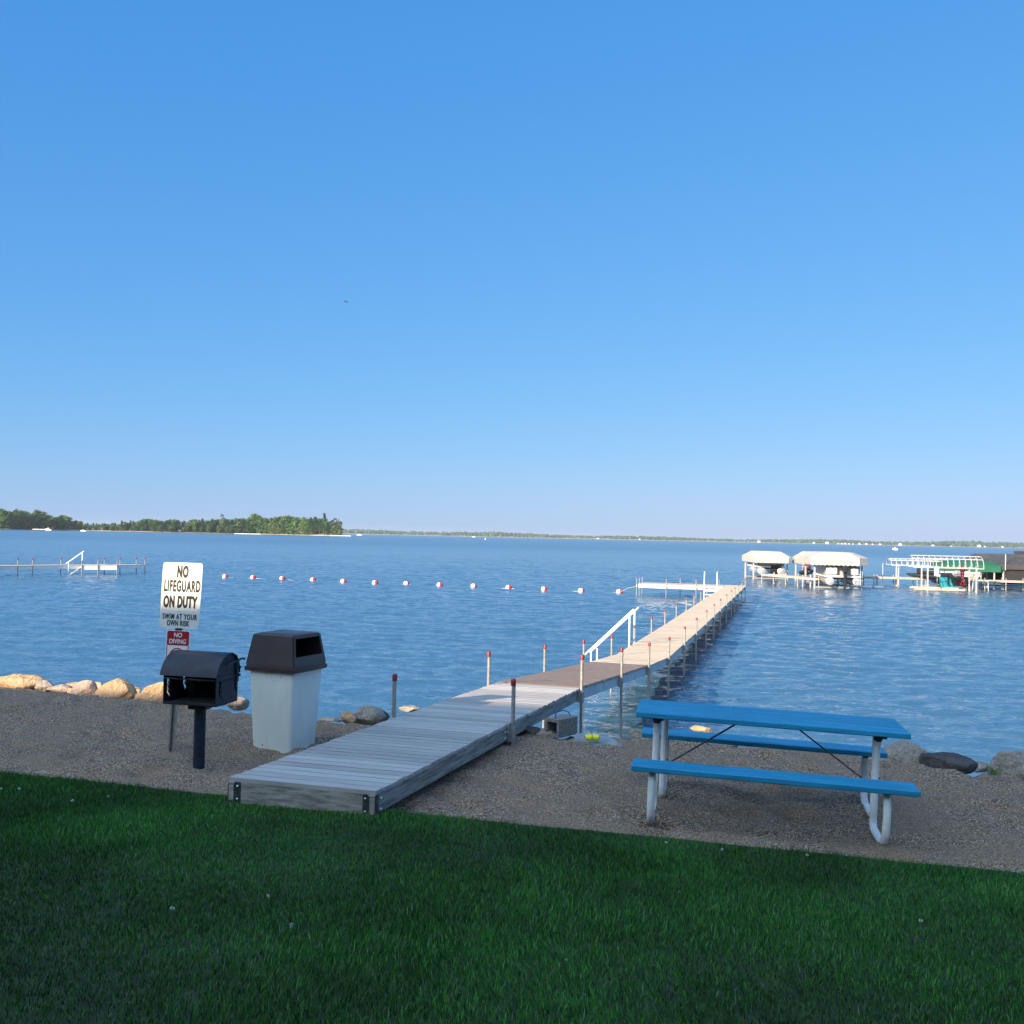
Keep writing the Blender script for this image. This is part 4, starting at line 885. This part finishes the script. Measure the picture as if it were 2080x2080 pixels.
MB().box((-.85, .25, 1.42), (.8, .4, .6), bev=.08).build('seat_back', M['boat_white'], p2); MB().box((.8, .25, 1.36), (.6, .4, .5), bev=.08).build('seat_back', M['boat_white'], p2)
b = MB()
for xx in (.75, 1.2): b.tube([(xx, -.12, 1.5), (xx, -.14, .35)], .022, 6)
for k in range(4): b.box((.975, -.13, .45 + .25 * k), (.45, .04, .03))
b.build('ladder', M['lift_metal'], p2)
# lift 3 behind lift 2
c3 = aty(1664, 1150, 90)
r3 = thing('boat_lift', 'cream canopied boat lift half hidden behind the broad canopy', 'boat lift', (c3.x, 89, 0), A2, 'boat lifts'); canopy(r3, 3.4, 7.0, 1.65, 2.15, 2.72, M['canvas']); lift(r3, 3.1, .8, 5.5, 1.8)
MB().box((0, 4.6, 1.25), (2.6, .1, .75)).build('rear_curtain', M['boat_grey'], r1)
jk = thing('jet_ski', 'dark jet ski hanging in the lift behind the broad canopy', 'jet ski', (aty(1640, 1150, 88.5).x, 88.5, .9), R(-30)); 
def jetski(root, m, m2):
    b = MB(); b.tube([(0, -1.3, 0), (0, -1.2, .05), (0, -.4, .08), (0, .6, .10), (0, 1.2, .18), (0, 1.5, .26)], [.30, .45, .5, .45, .25, .05], 10, sq=.5); b.build('hull', m, root, True)
    b = MB(); b.box((0, -.45, .42), (.34, 1.2, .26), bev=.08); b.build('seat', m2, root); b = MB(); b.box((0, .35, .50), (.36, .5, .5), bev=.12); b.tube([(-.36, .25, .78), (.36, .25, .78)], .03, 6); b.build('handlebar', m2, root)
jetski(jk, M['boat_black'], M['motor_red'])
# pier joining the lifts
pp = [(1548, 1185, 0), (1662, 1194.5, 0), (1700, 1191.5, 0), (1782, 1190.5, 0), (1880, 1193, 0), (2000, 1197.5, 0), (2120, 1201, 0)]
pp = [onz(x, y, 0) for x, y, z in pp]
pr = thing('pier', 'low weathered pier on posts joining the boat lifts', 'pier', (pp[1].x, pp[1].y, 0)); PO = Vector((pp[1].x, pp[1].y, 0))
for k in range(len(pp) - 1):
    a, c = pp[k].copy(), pp[k + 1].copy(); a.z = c.z = .78; d = (c - a).normalized(); n = Vector((-d.y, d.x, 0)) * 1.2
    q = [a, c, c + n, a + n]; b = MB(); b.add(q + [v - Vector((0, 0, .16)) for v in q], [(0, 1, 2, 3), (7, 6, 5, 4), (0, 4, 5, 1), (1, 5, 6, 2), (2, 6, 7, 3), (3, 7, 4, 0)]); b.build('deck_section', M['pier_wood'], pr, off=PO)
    L_ = (c - a).length
    for j in range(int(L_ / 1.6) + 1):
        for s_ in (-.03, 1.03):
            e = a + d * min(L_, j * 1.6) + n * s_; b = MB(); b.tube([(e.x, e.y, -.6), (e.x, e.y, .95)], .035, 6); b.build('pier_post', M['galv'], pr, off=PO)
q = onz(1572, 1185.5, 0); MB().box((q.x + .3, q.y - .1, .70), (1.5, .06, .2), rz=R(-4)).build('bumper', M['lift_metal'], pr, off=PO)
q = onz(1772, 1194.5, 0)
fp = thing('float_platform', 'low white float platform on the water right of the broad canopy', 'float', (q.x, q.y, 0), R(-5)); MB().box((-.45, 0, .08), (.75, .6, .2), bev=.05).box((.45, 0, .08), (.75, .6, .2), bev=.05).build('float_block', M['boat_white'], fp); MB().tube([(.82, .1, -.5), (.82, .1, 2.0)], .03, 6).build('pole', M['lift_metal'], fp)
# uncovered rib frames
def ribs(root, L, w, ze, zt, n, m):
    """barrel frame, long axis along x, eave height ze, crown zt"""
    for k in range(n):
        x_ = -L / 2 + L * k / (n - 1); b = MB(); b.tube([(x_, w / 2 * math.cos(R(a)), ze + (zt - ze) * math.sin(R(a)) ** .8 if a % 180 else ze) for a in range(0, 181, 20)], .026, 5); b.build('rib', m, root)
    for y_, z_ in ((-w / 2, ze), (w / 2, ze), (0, zt), (-w * .35, ze + (zt - ze) * .75), (w * .35, ze + (zt - ze) * .75)):
        b = MB(); b.tube([(-L / 2, y_, z_), (L / 2, y_, z_)], .032, 5); b.build('rail', m, root)
cA = aty(1863, 1160, 88); rA = thing('boat_lift', 'bare white rib frame lift without canvas, the smaller one at the left', 'boat lift', (cA.x, 88, 0), R(-12), 'boat lifts'); ribs(rA, 4.6, 3.0, 1.75, 2.30, 12, M['lift_metal'])
for x_, y_ in ((-1.9, -1.4), (1.9, -1.4), (-1.3, 1.4), (1.9, 1.4)): MB().box((x_, y_, .2), (.09, .09, 3.1)).build('lift_post', M['lift_metal'], rA)
cB = aty(1925, 1160, 79); rB = thing('boat_lift', 'bare white rib frame lift without canvas, the larger one above the fishing boats', 'boat lift', (cB.x, 79.5, 0), R(-14), 'boat lifts'); ribs(rB, 5.0, 3.0, 1.80, 2.70, 13, M['lift_metal'])
for x_, y_ in ((-1.45, -1.4), (2.0, -1.4), (-1.5, 1.4), (2.0, 1.4)): MB().box((x_, y_, .2), (.10, .10, 3.2)).build('lift_post', M['lift_metal'], rB)
MB().box((-.6, -1.3, .16), (3.6, .16, .14)).box((-.6, 1.3, .16), (3.6, .16, .14)).build('lift_beam', M['pier_wood'], rB)
# green and charcoal canopies
cG = aty(1968, 1155, 86); rG = thing('boat_lift', 'boat lift with a bright green canvas canopy behind the rib frame', 'boat lift', (cG.x, 86.5, 0), R(76), 'boat lifts'); g = canopy(rG, 3.2, 5.4, 1.40, 1.95, 2.25, M['canvas_green'], scal=False)
for ch in list(rG.children): ch.location = (0, -2.7, 0)
for x_, y_ in ((-1.4, -1.9), (-1.4, 1.9), (1.4, -1.9), (1.4, 1.9)): MB().box((x_, y_, .2), (.1, .1, 2.8)).build('lift_post', M['lift_metal'], rG)
cH = aty(2035, 1155, 92); rH = thing('boat_lift', 'boat lift with a long charcoal canvas canopy at the far right', 'boat lift', (cH.x + .6, 92, 0), R(72), 'boat lifts'); canopy(rH, 4.0, 7.0, 1.85, 2.25, 2.85, M['canvas_grey'], scal=False)
for ch in list(rH.children): ch.location = (0, -3.2, 0)
for x_, y_ in ((-1.7, -2.4), (-1.7, 2.4), (1.7, -2.4), (1.7, 2.4)): MB().box((x_, y_, .2), (.1, .1, 3.6)).build('lift_post', M['lift_metal'], rH)
cI = aty(2074, 1155, 84); rI = thing('boat_lift', 'boat lift with near black curtained sides, cut by the right picture edge', 'boat lift', (cI.x + 1.2, 84, 0), R(-6), 'boat lifts'); canopy(rI, 5.4, 7.0, 1.65, 2.05, 2.65, M['canvas_grey'], scal=False)
MB().box((0, 3.0, 1.05), (4.6, 5.6, 1.25)).build('side_curtain', M['canvas_dark'], rI); lift(rI, 4.8, .4, 6.0, 1.7)
MB().tube([(-2.4, -.1, 1.6), (-2.4, -.1, 2.9)], .04, 6).build('pole', M['lift_metal'], rI)
MB().box((3.4, 9, 2.55), (2.6, 3, 1.2)).build('end_gable', M['canvas_grey'], rI)
# boats moored here
q = onz(1928, 1197.5, 0)
f1 = thing('fishing_boat', 'small fishing boat with a bright teal stern between the lift posts', 'boat', (q.x, q.y + .3, .0), R(-20))
def hull(root, L, w, h, m, z=0):
    b = MB(); n = 8; vs_ = []
    for k in range(n + 1):
        t = k / n; ww = w / 2 * (1 - max(0, (t - .45) / .55) ** 2.2); y_ = t * L; zz = h * (1 + .35 * t ** 2)
        vs_ += [(-ww, y_, z + zz), (-ww * .8, y_, z + .05 + .25 * t ** 3), (ww * .8, y_, z + .05 + .25 * t ** 3), (ww, y_, z + zz)]
    fs_ = [(0, 1, 2, 3)]
    for k in range(n): i = 4 * k; fs_ += [(i, i + 4, i + 5, i + 1), (i + 1, i + 5, i + 6, i + 2), (i + 2, i + 6, i + 7, i + 3), (i + 3, i + 7, i + 4, i)]
    b.add(vs_, fs_); return b.build('hull', m, root)
hull(f1, 4.2, 1.25, .85, M['boat_teal'], .1); outboard(f1, -.0, -.2, .95, s=.55, m=M['boat_black']); MB().box((0, 1.6, 1.12), (.9, .5, .35), bev=.08).build('seat', M['boat_black'], f1); MB().box((0, .02, .62), (.5, .03, .12)).build('trim', M['boat_white'], f1)
q = onz(1953, 1198, 0)
f2 = thing('fishing_boat', 'dark boat with a maroon outboard cowl right of the teal stern', 'boat', (q.x + .1, q.y - .1, .0), R(10)); hull(f2, 4.6, 1.7, .75, M['boat_black'], .25); outboard(f2, -.25, -.25, 1.35, M['motor_red'], .95); MB().box((.1, 1.0, 1.25), (.5, .4, .5), bev=.1).build('seat', M['boat_grey'], f2); MB().box((-.1, -.3, .55), (.3, .3, .7), bev=.05).build('motor_leg', M['boat_black'], f2)
q = onz(1902, 1196, 0)
jk2 = thing('jet_ski', 'dark jet ski on its lift left of the teal boat', 'jet ski', (q.x, q.y + 2.5, .85), R(50)); jetski(jk2, M['boat_black'], M['boat_black'])
q = aty(1903, 1160, 84); o = thing('helm_chair', 'white high-backed boat chair above the left jet ski', 'chair', (q.x, 84, .95)); MB().box((0, 0, .45), (.42, .2, .8), bev=.1).box((0, -.15, .1), (.42, .4, .2), bev=.06).build('cushion', M['boat_white'], o); MB().tube([(0, -.1, -1.4), (0, -.1, .05)], .05, 8).build('pedestal', M['galv'], o)
q = onz(2020, 1193, 0); p3 = thing('pontoon_boat', 'silver pontoon boat low behind the pier under the green canopy', 'pontoon boat', (q.x + 1.0, q.y + 4.5, 0), R(70), 'pontoon boats'); pontoon(p3, 2.3, 0, 5.5, .75, fen=False, r_=.28); MB().box((0, 1.2, 1.4), (1.2, .5, .5), bev=.1).build('seat_back', M['boat_white'], p3)
q = onz(1995, 1200, 0); o = thing('dock_platform', 'short tan landing on four legs in front of the pier at right', 'platform', (q.x, q.y + .6, 0), R(-8)); MB().box((0, 0, .82), (1.15, 1.0, .12)).build('deck', M['seat_tan'], o); MB().box((-.35, .3, 1.08), (.45, .3, .42), bev=.05).build('box_seat', M['seat_tan'], o)
for x_, y_ in ((-.55, -.45), (.55, -.45), (-.55, .45), (.55, .45)): MB().tube([(x_ * 1.15, y_, -.5), (x_, y_, .85)], .035, 6).build('leg', M['lift_metal'], o)

# ------------------------------------------------------------------ island with its trees
def isl(px):  # shoreline point of the island for a photo column
    y = float(np.interp(px, [-200, 0, 140, 330, 520, 706], [1065, 1068.3 + 6.9, 1077.4, 1081.3, 1085, 1089.6])); hy = 1068.3 + .0210 * px
    return onz(px, max(y, hy + 5.5), 0)
ip = [isl(x) for x in range(-300, 700, 20)]
b = MB(); n = len(ip); vs_ = []
for k, p in enumerate(ip):
    tpr = min(1, (n - 1 - k) / 4 + .12); d = Vector((p.x, p.y, 0)).normalized()
    for q, z in ((0, -.3), (2.5 * tpr, .5), (8 * tpr, 1.0), (60 * tpr, 2.0), (160 * tpr, -.5)): w_ = p + d * q; vs_.append((w_.x, w_.y, z))
fs_ = [(k * 5 + j, (k + 1) * 5 + j, (k + 1) * 5 + j + 1, k * 5 + j + 1) for k in range(n - 1) for j in range(4)]
tag(b.add(vs_, fs_).build('island_ground', M['shore_sand']), 'low sandy island ground on the left horizon', kind='structure')
def clumps(b, c, r, n, s, rr, flat=1.0):
    for _ in range(n):
        th, ph = rr.random() * 6.28, math.acos(rr.uniform(-1, 1)); q = rr.random() ** .4
        p = Vector(c) + Vector((r[0] * math.sin(ph) * math.cos(th), r[1] * math.sin(ph) * math.sin(th), r[2] * math.cos(ph))) * q
        a = Vector((rr.gauss(0, 1), rr.gauss(0, 1), rr.gauss(0, .6))).normalized(); e = a.orthogonal().normalized() * s * rr.uniform(.6, 1.3); g = a.cross(e).normalized() * s * rr.uniform(.5, 1.0) * flat
        b.add([p - e, p - g * .8, p + e * .9 + a * s * .2, p + g], [(0, 1, 2, 3)])
def tree_proto(kind, seed):
    rr = random.Random(seed); root = thing('deciduous_tree' if kind != 'pine' else 'pine_tree', 'x', 'tree', (0, 0, 0)); t_ = MB(); c_ = MB()
    H_ = 10.0  # unit height, scaled later
    if kind == 'pine':
        t_.tube([(0, 0, -.3), (.1, 0, 5), (0, .1, 9.6)], [.22, .15, .04], 6)
        for k in range(11):
            z = 2.6 + k * .68; R_ = (9.9 - z) * .34 * rr.uniform(.65, 1.2) + .25
            for j in range(5):
                a = rr.random() * 6.28; e = Vector((math.cos(a) * R_, math.sin(a) * R_, z + rr.uniform(-.1, .3))); t_.tube([(0, 0, z), e], [.05, .02], 3, cap=False)
                clumps(c_, e * .5 + Vector((0, 0, z * .5)), (R_ * .55, R_ * .55, .22), 7, .42, rr, .6); clumps(c_, e, (.5, .5, .25), 6, .34, rr, .6)
    else:
        wide = {'round': 1.0, 'tall': .72, 'loose': .85}[kind]; t_.tube([(0, 0, -.3), (.15, 0, 2.5), (.0, .1, 5.5), (.1, 0, 8)], [.30, .22, .14, .05], 6)
        nb = 15 if kind != 'loose' else 11
        for k in range(nb):
            a = rr.random() * 6.28; z = rr.uniform(1.7, 9.0); R_ = wide * 3.1 * math.sin(math.pi * min(1, max(.12, (z - .3) / 9.9))) ** .7 * rr.uniform(.35, .85)
            e = Vector((math.cos(a) * R_, math.sin(a) * R_, z)); t_.tube([(0, 0, max(1.5, z - 2)), e], [.11, .03], 4, cap=False)
            r_ = rr.uniform(1.0, 1.75) * (wide * .5 + .5) * (.8 if kind == 'loose' else 1); clumps(c_, e, (r_, r_, r_ * .75), 62 if kind != 'loose' else 34, .38, rr)
        clumps(c_, (0, 0, 5.2), (2.3 * wide, 2.3 * wide, 3.6), 170 if kind != 'loose' else 60, .5, rr)
        clumps(c_, (0, 0, 1.6), (2.4 * wide, 2.4 * wide, 1.4), 120, .55, rr)
    m = {'pine': M['leaf_c'], 'round': M['leaf_a'], 'tall': M['leaf_b'], 'loose': M['leaf_d']}[kind]
    t_.build('trunk', M['pale_bark'] if kind == 'loose' else M['bark'], root); c_.build('crown', m, root); return root
protos = {k: [tree_proto(k, s) for s in ss] for k, ss in {'pine': (1, 2, 3), 'round': (4, 5, 6), 'tall': (7, 8), 'loose': (9, 10)}.items()}
used = set(); first = []
KL = {'pine': 'dark pointed pine standing in the island wood', 'round': 'round dark green broadleaf tree in the island wood', 'tall': 'light green narrow tree in the island wood', 'loose': 'pale olive open-crowned tree in the island wood'}
KG = {'pine': 'pines on the island', 'round': 'round broadleaf trees on the island', 'tall': 'light green trees on the island', 'loose': 'olive trees on the island'}
def tree(kind, px, hpx, back=6, label=None, wsc=1.0):
    p = isl(px); d = Vector((p.x, p.y, 0)).normalized(); p = p + d * back; h = hpx * p.y / F / 10
    pr_ = rng.choice(protos[kind]); lab = label or KL[kind]; sc = (h * wsc * rng.uniform(.9, 1.2), h * wsc * rng.uniform(.9, 1.2), h)
    if pr_.name not in used: used.add(pr_.name); t_ = pr_; t_.location = (p.x, p.y, .9); t_.rotation_euler = (0, 0, rng.random() * 6); t_.scale = sc; t_['label'] = lab
    else: t_ = dup(pr_, (p.x, p.y, .9), rng.random() * 6, sc, lab)
    t_['group'] = KG[kind] if not label else 'landmark trees on the island'; return t_
prof_x = [-60, 0, 15, 32, 55, 78, 92, 100, 103, 120, 133, 140, 165, 200, 235, 262, 300, 340, 380, 430, 470, 512, 545, 590, 625, 650, 680, 692]
prof_h = [41, 41, 38, 41, 36, 40, 36, 24, 24, 33, 28, 22, 18, 16, 17, 21, 28, 26, 26, 30, 30, 36, 36, 40, 40, 38, 32, 26]
x_ = -50.0
while x_ < 690:
    hh = float(np.interp(x_, prof_x, prof_h)); 
    kd = rng.choices(['pine', 'round', 'tall', 'loose'], [3, 5, 2, 1] if not 270 < x_ < 440 else [7, 2, 2, 1])[0]
    tree(kd, x_, hh * rng.uniform(.78, 1.02), rng.uniform(6, 16) if x_ < 640 else rng.uniform(3, 6), wsc=1.15)
    if hh > 19 and x_ < 660: tree(rng.choices(['round', 'pine', 'tall'], [6, 2, 1])[0], x_ + 4, hh * rng.uniform(.8, 1.0), rng.uniform(20, 38), wsc=1.2)
    if rng.random() < .75: tree(rng.choice(['tall', 'loose', 'round']), x_ + rng.uniform(-4, 4), hh * rng.uniform(.4, .6), 4, wsc=1.5)
    x_ += rng.uniform(6.5, 10) * (.7 if 120 < x_ < 270 else 1)
for kd, x_, h_, bk, lab, ws in (('pine', 658, 45, 9, 'tallest pine near the right tip of the island', .8), ('loose', 686, 37, 4, 'pale tree at the very right tip of the island', 1.0), ('round', 120, 30, 8, 'lone round tree at the gap in the left part of the island wood', 1.3), ('pine', 247, 21, 6, 'single pine rising over the low middle of the island', .9),
                                ('loose', 452, 40, 6, 'pale tree sticking up above the middle of the island wood', .8), ('round', 514, 41, 14, 'domed tree top highest in the centre right of the island', 1.3), ('pine', 32, 41, 10, 'pine top above the left end of the island wood', .9), ('round', 80, 40, 8, 'big rounded tree left of the gap in the island wood', 1.3)):
    tree(kd, x_, h_, bk, lab, ws)
# pale jetties and boats at the island shore
def small_boat(px, py, Lm, lab, hgt=1.2, cat='boat', z=0):
    p = onz(px, py, 0); o = thing('motor_boat', lab, cat, (p.x, p.y, 0), R(90) + rng.uniform(-.2, .2)); hull(o, Lm, Lm * .3, hgt * .6, M['boat_white']).location = (0, -Lm / 2, 0)
    MB().box((0, 0, hgt * .85), (Lm * .2, Lm * .25, hgt * .5), bev=.1).build('cabin', M['boat_white'], o); return o
def jetty(px, py, L, lab):
    p = onz(px, py, 0); o = thing('jetty', lab, 'jetty', (p.x, p.y, 0), R(-3)); MB().box((0, 0, 1.0), (L, 1.6, .5)).build('deck', M['boat_white'], o)
    for k in range(5): MB().box((-L / 2 + L * k / 4, 0, 0), (.3, .3, 2)).build('jetty_post', M['galv'], o)
for px, py, L_, lab in ((84, 1077.2, 17, 'white jetty with boats at the left part of the island shore'), (492, 1086.3, 14, 'white jetty at the middle of the wooded island shore'), (519, 1086.8, 10, 'shorter white jetty right of the middle island jetty'), (692, 1090.4, 19, 'long white jetty off the right tip of the island')):
    jetty(px, py, L_, lab)
small_boat(98, 1077.8, 6, 'white boat at the right end of the left island jetty', 2.4)
small_boat(169, 1079.6, 5, 'tiny white boat on the low middle shore of the island', 1.5)

# ------------------------------------------------------------------ far shore
FY = 4300
def fx(px): r_ = ray(px, 1090); return r_.x / r_.y * FY
hx_ = [640, 800, 1000, 1200, 1400, 1600, 1700, 1800, 1900, 2000, 2150]; hh_ = [9, 10.5, 10, 9, 7.5, 8, 10, 10, 11, 12, 12]
b = MB(); vs_ = []; fs_ = []; N_ = 60
for k in range(N_ + 1):
    px = -300 + 2700 * k / N_; x_ = fx(px); h_ = float(np.interp(px, hx_, hh_)) * FY / F
    for y_, z in ((0, -.3), (12, 1.2), (60, 2.5), (420, h_ * .55), (900, -2)): vs_.append((x_ * (1 + y_ / FY), FY + y_, z))
for k in range(N_):
    for j in range(4): fs_.append((k * 5 + j, (k + 1) * 5 + j, (k + 1) * 5 + j + 1, k * 5 + j + 1))
tag(b.add(vs_, fs_).build('far_shore', M['shore_sand']), 'low far shore across the lake', kind='structure')
N3 = 5200; r_ = np.random.RandomState(4); pxs = r_.uniform(-100, 2200, N3); row = r_.rand(N3); Yd = FY + 25 + row * 400
hp = np.interp(pxs, hx_, hh_) * FY / F; gzr = np.interp(Yd - FY, [0, 12, 60, 420], [0, 1.2, 2.5, 1]) + np.where(Yd - FY > 60, (Yd - FY - 60) / 360 * hp * .5, 0)
Xc = np.array([ray(p_, 1090).x / ray(p_, 1090).y for p_ in pxs]) * Yd; hh3 = hp * r_.uniform(.35, .58, N3) * (1 + .25 * np.sin(pxs * .02)); wd = hh3 * r_.uniform(.35, .7, N3)
base = [(0, 0, 1.0)] + [(.62 * math.cos(a), .62 * math.sin(a), .72) for a in np.arange(6) * 1.047] + [(1.0 * math.cos(a), 1.0 * math.sin(a), .30) for a in np.arange(6) * 1.047 + .5] + [(.55 * math.cos(a), .55 * math.sin(a), -.1) for a in np.arange(6) * 1.047]
base = np.array(base); tf = [(0, 1 + i, 1 + (i + 1) % 6) for i in range(6)]
for s_ in (1, 7): tf += [(s_ + i, s_ + 6 + i, s_ + (i + 1) % 6) for i in range(6)] + [(s_ + (i + 1) % 6, s_ + 6 + i, s_ + 6 + (i + 1) % 6) for i in range(6)]
jit = 1 + r_.uniform(-.25, .25, (N3, 19, 1)); VV = base[None] * jit * np.stack([wd, wd, hh3], -1)[:, None]; VV += np.stack([Xc, Yd, gzr], -1)[:, None]
FF = (np.array(tf)[None] + (np.arange(N3) * 19)[:, None, None]).reshape(-1, 3)
tag(npmesh('far_woodland', VV.reshape(-1, 3), FF, M['far_leaf']), 'hazy continuous woodland along the far shore', 'woodland', kind='stuff')
hs0 = None
for px in [1543, 1655, 1682, 1705, 1712, 1719, 1727, 1735, 1748, 1762, 1775, 1790, 1831, 1898, 1935, 1992, 2004, 2040, 1300, 1215]:
    x_ = fx(px); big = px in (1682, 1831, 1992)
    if hs0 is None:
        hs0 = thing('lake_house', 'small white house on the far shore', 'house', (x_, FY + 14, 1.2), 0, 'white houses on the far shore'); MB().box((0, 0, 2.2), (11, 8, 5)).build('wall', M['house_wall'], hs0); MB().prism([(-6.5, 4.6), (0, 8), (6.5, 4.6)], -4.5, 4.5, 'y').build('roof', M['house_wall'], hs0)
    else: dup(hs0, (x_, FY + 14, 1.2), rng.uniform(-.2, .2), (1.1 if big else rng.uniform(.4, .75),) * 3)
small_boat(1818, 1117.4, 3.4, 'white motor boat on open water beyond the rib frame lifts', 1.6).rotation_euler = (0, 0, R(60))
small_boat(730, 1087.6, 9, 'tiny white boat just right of the island tip', 2.5)
small_boat(962, 1091.3, 8, 'tiny white boat far out in the middle of the lake', 2.5)
p = onz(985.6, 1096.6, 0); o = thing('marker_buoy', 'white upright marker buoy far out on the lake', 'buoy', p); MB().tube([(0, 0, -.2), (0, 0, .8), (0, 0, 2.0)], [.35, .3, .1], 8).build('float_body', M['buoy_white'], o, True)
# two distant birds
for k, (px, py) in enumerate(((700.5, 612), (704.5, 613.5))):
    p = aty(px, py, 90); b = MB(); b.sphere((0, 0, 0), .035, 8, 6, (2.6, 1, 1)); o = thing('bird', ('dark bird high over the lake, left of the pair', 'dark bird high over the lake, right of the pair')[k], 'bird', p, .4, 'birds in the sky'); b.build('body', M['bird'], o, True)
    b = MB(); b.add([(.05, 0, .02), (-.05, 0, .02), (-.02, -.16, .07), (.02, .0, .025), (-.02, .16, .07)], [(0, 3, 2, 1), (0, 1, 4, 3)]); b.build('wings', M['bird'], o)

# ------------------------------------------------------------------ summer haze over the lake
hm = bpy.data.materials.new('haze_air'); hm.use_nodes = True; nt = hm.node_tree; nt.nodes.remove(nt.nodes['Principled BSDF'])
pv_ = nt.nodes.new('ShaderNodeVolumePrincipled'); pv_.inputs['Color'].default_value = (.84, .92, 1.0, 1); pv_.inputs['Density'].default_value = 7e-5; pv_.inputs['Anisotropy'].default_value = .2
lk(nt, pv_.outputs[0], nt.nodes['Material Output'].inputs['Volume'])
tag(MB().box((0, 0, 17.0), (19000, 19000, 46)).build('haze', hm), 'thin summer haze over the lake', 'haze', kind='stuff')
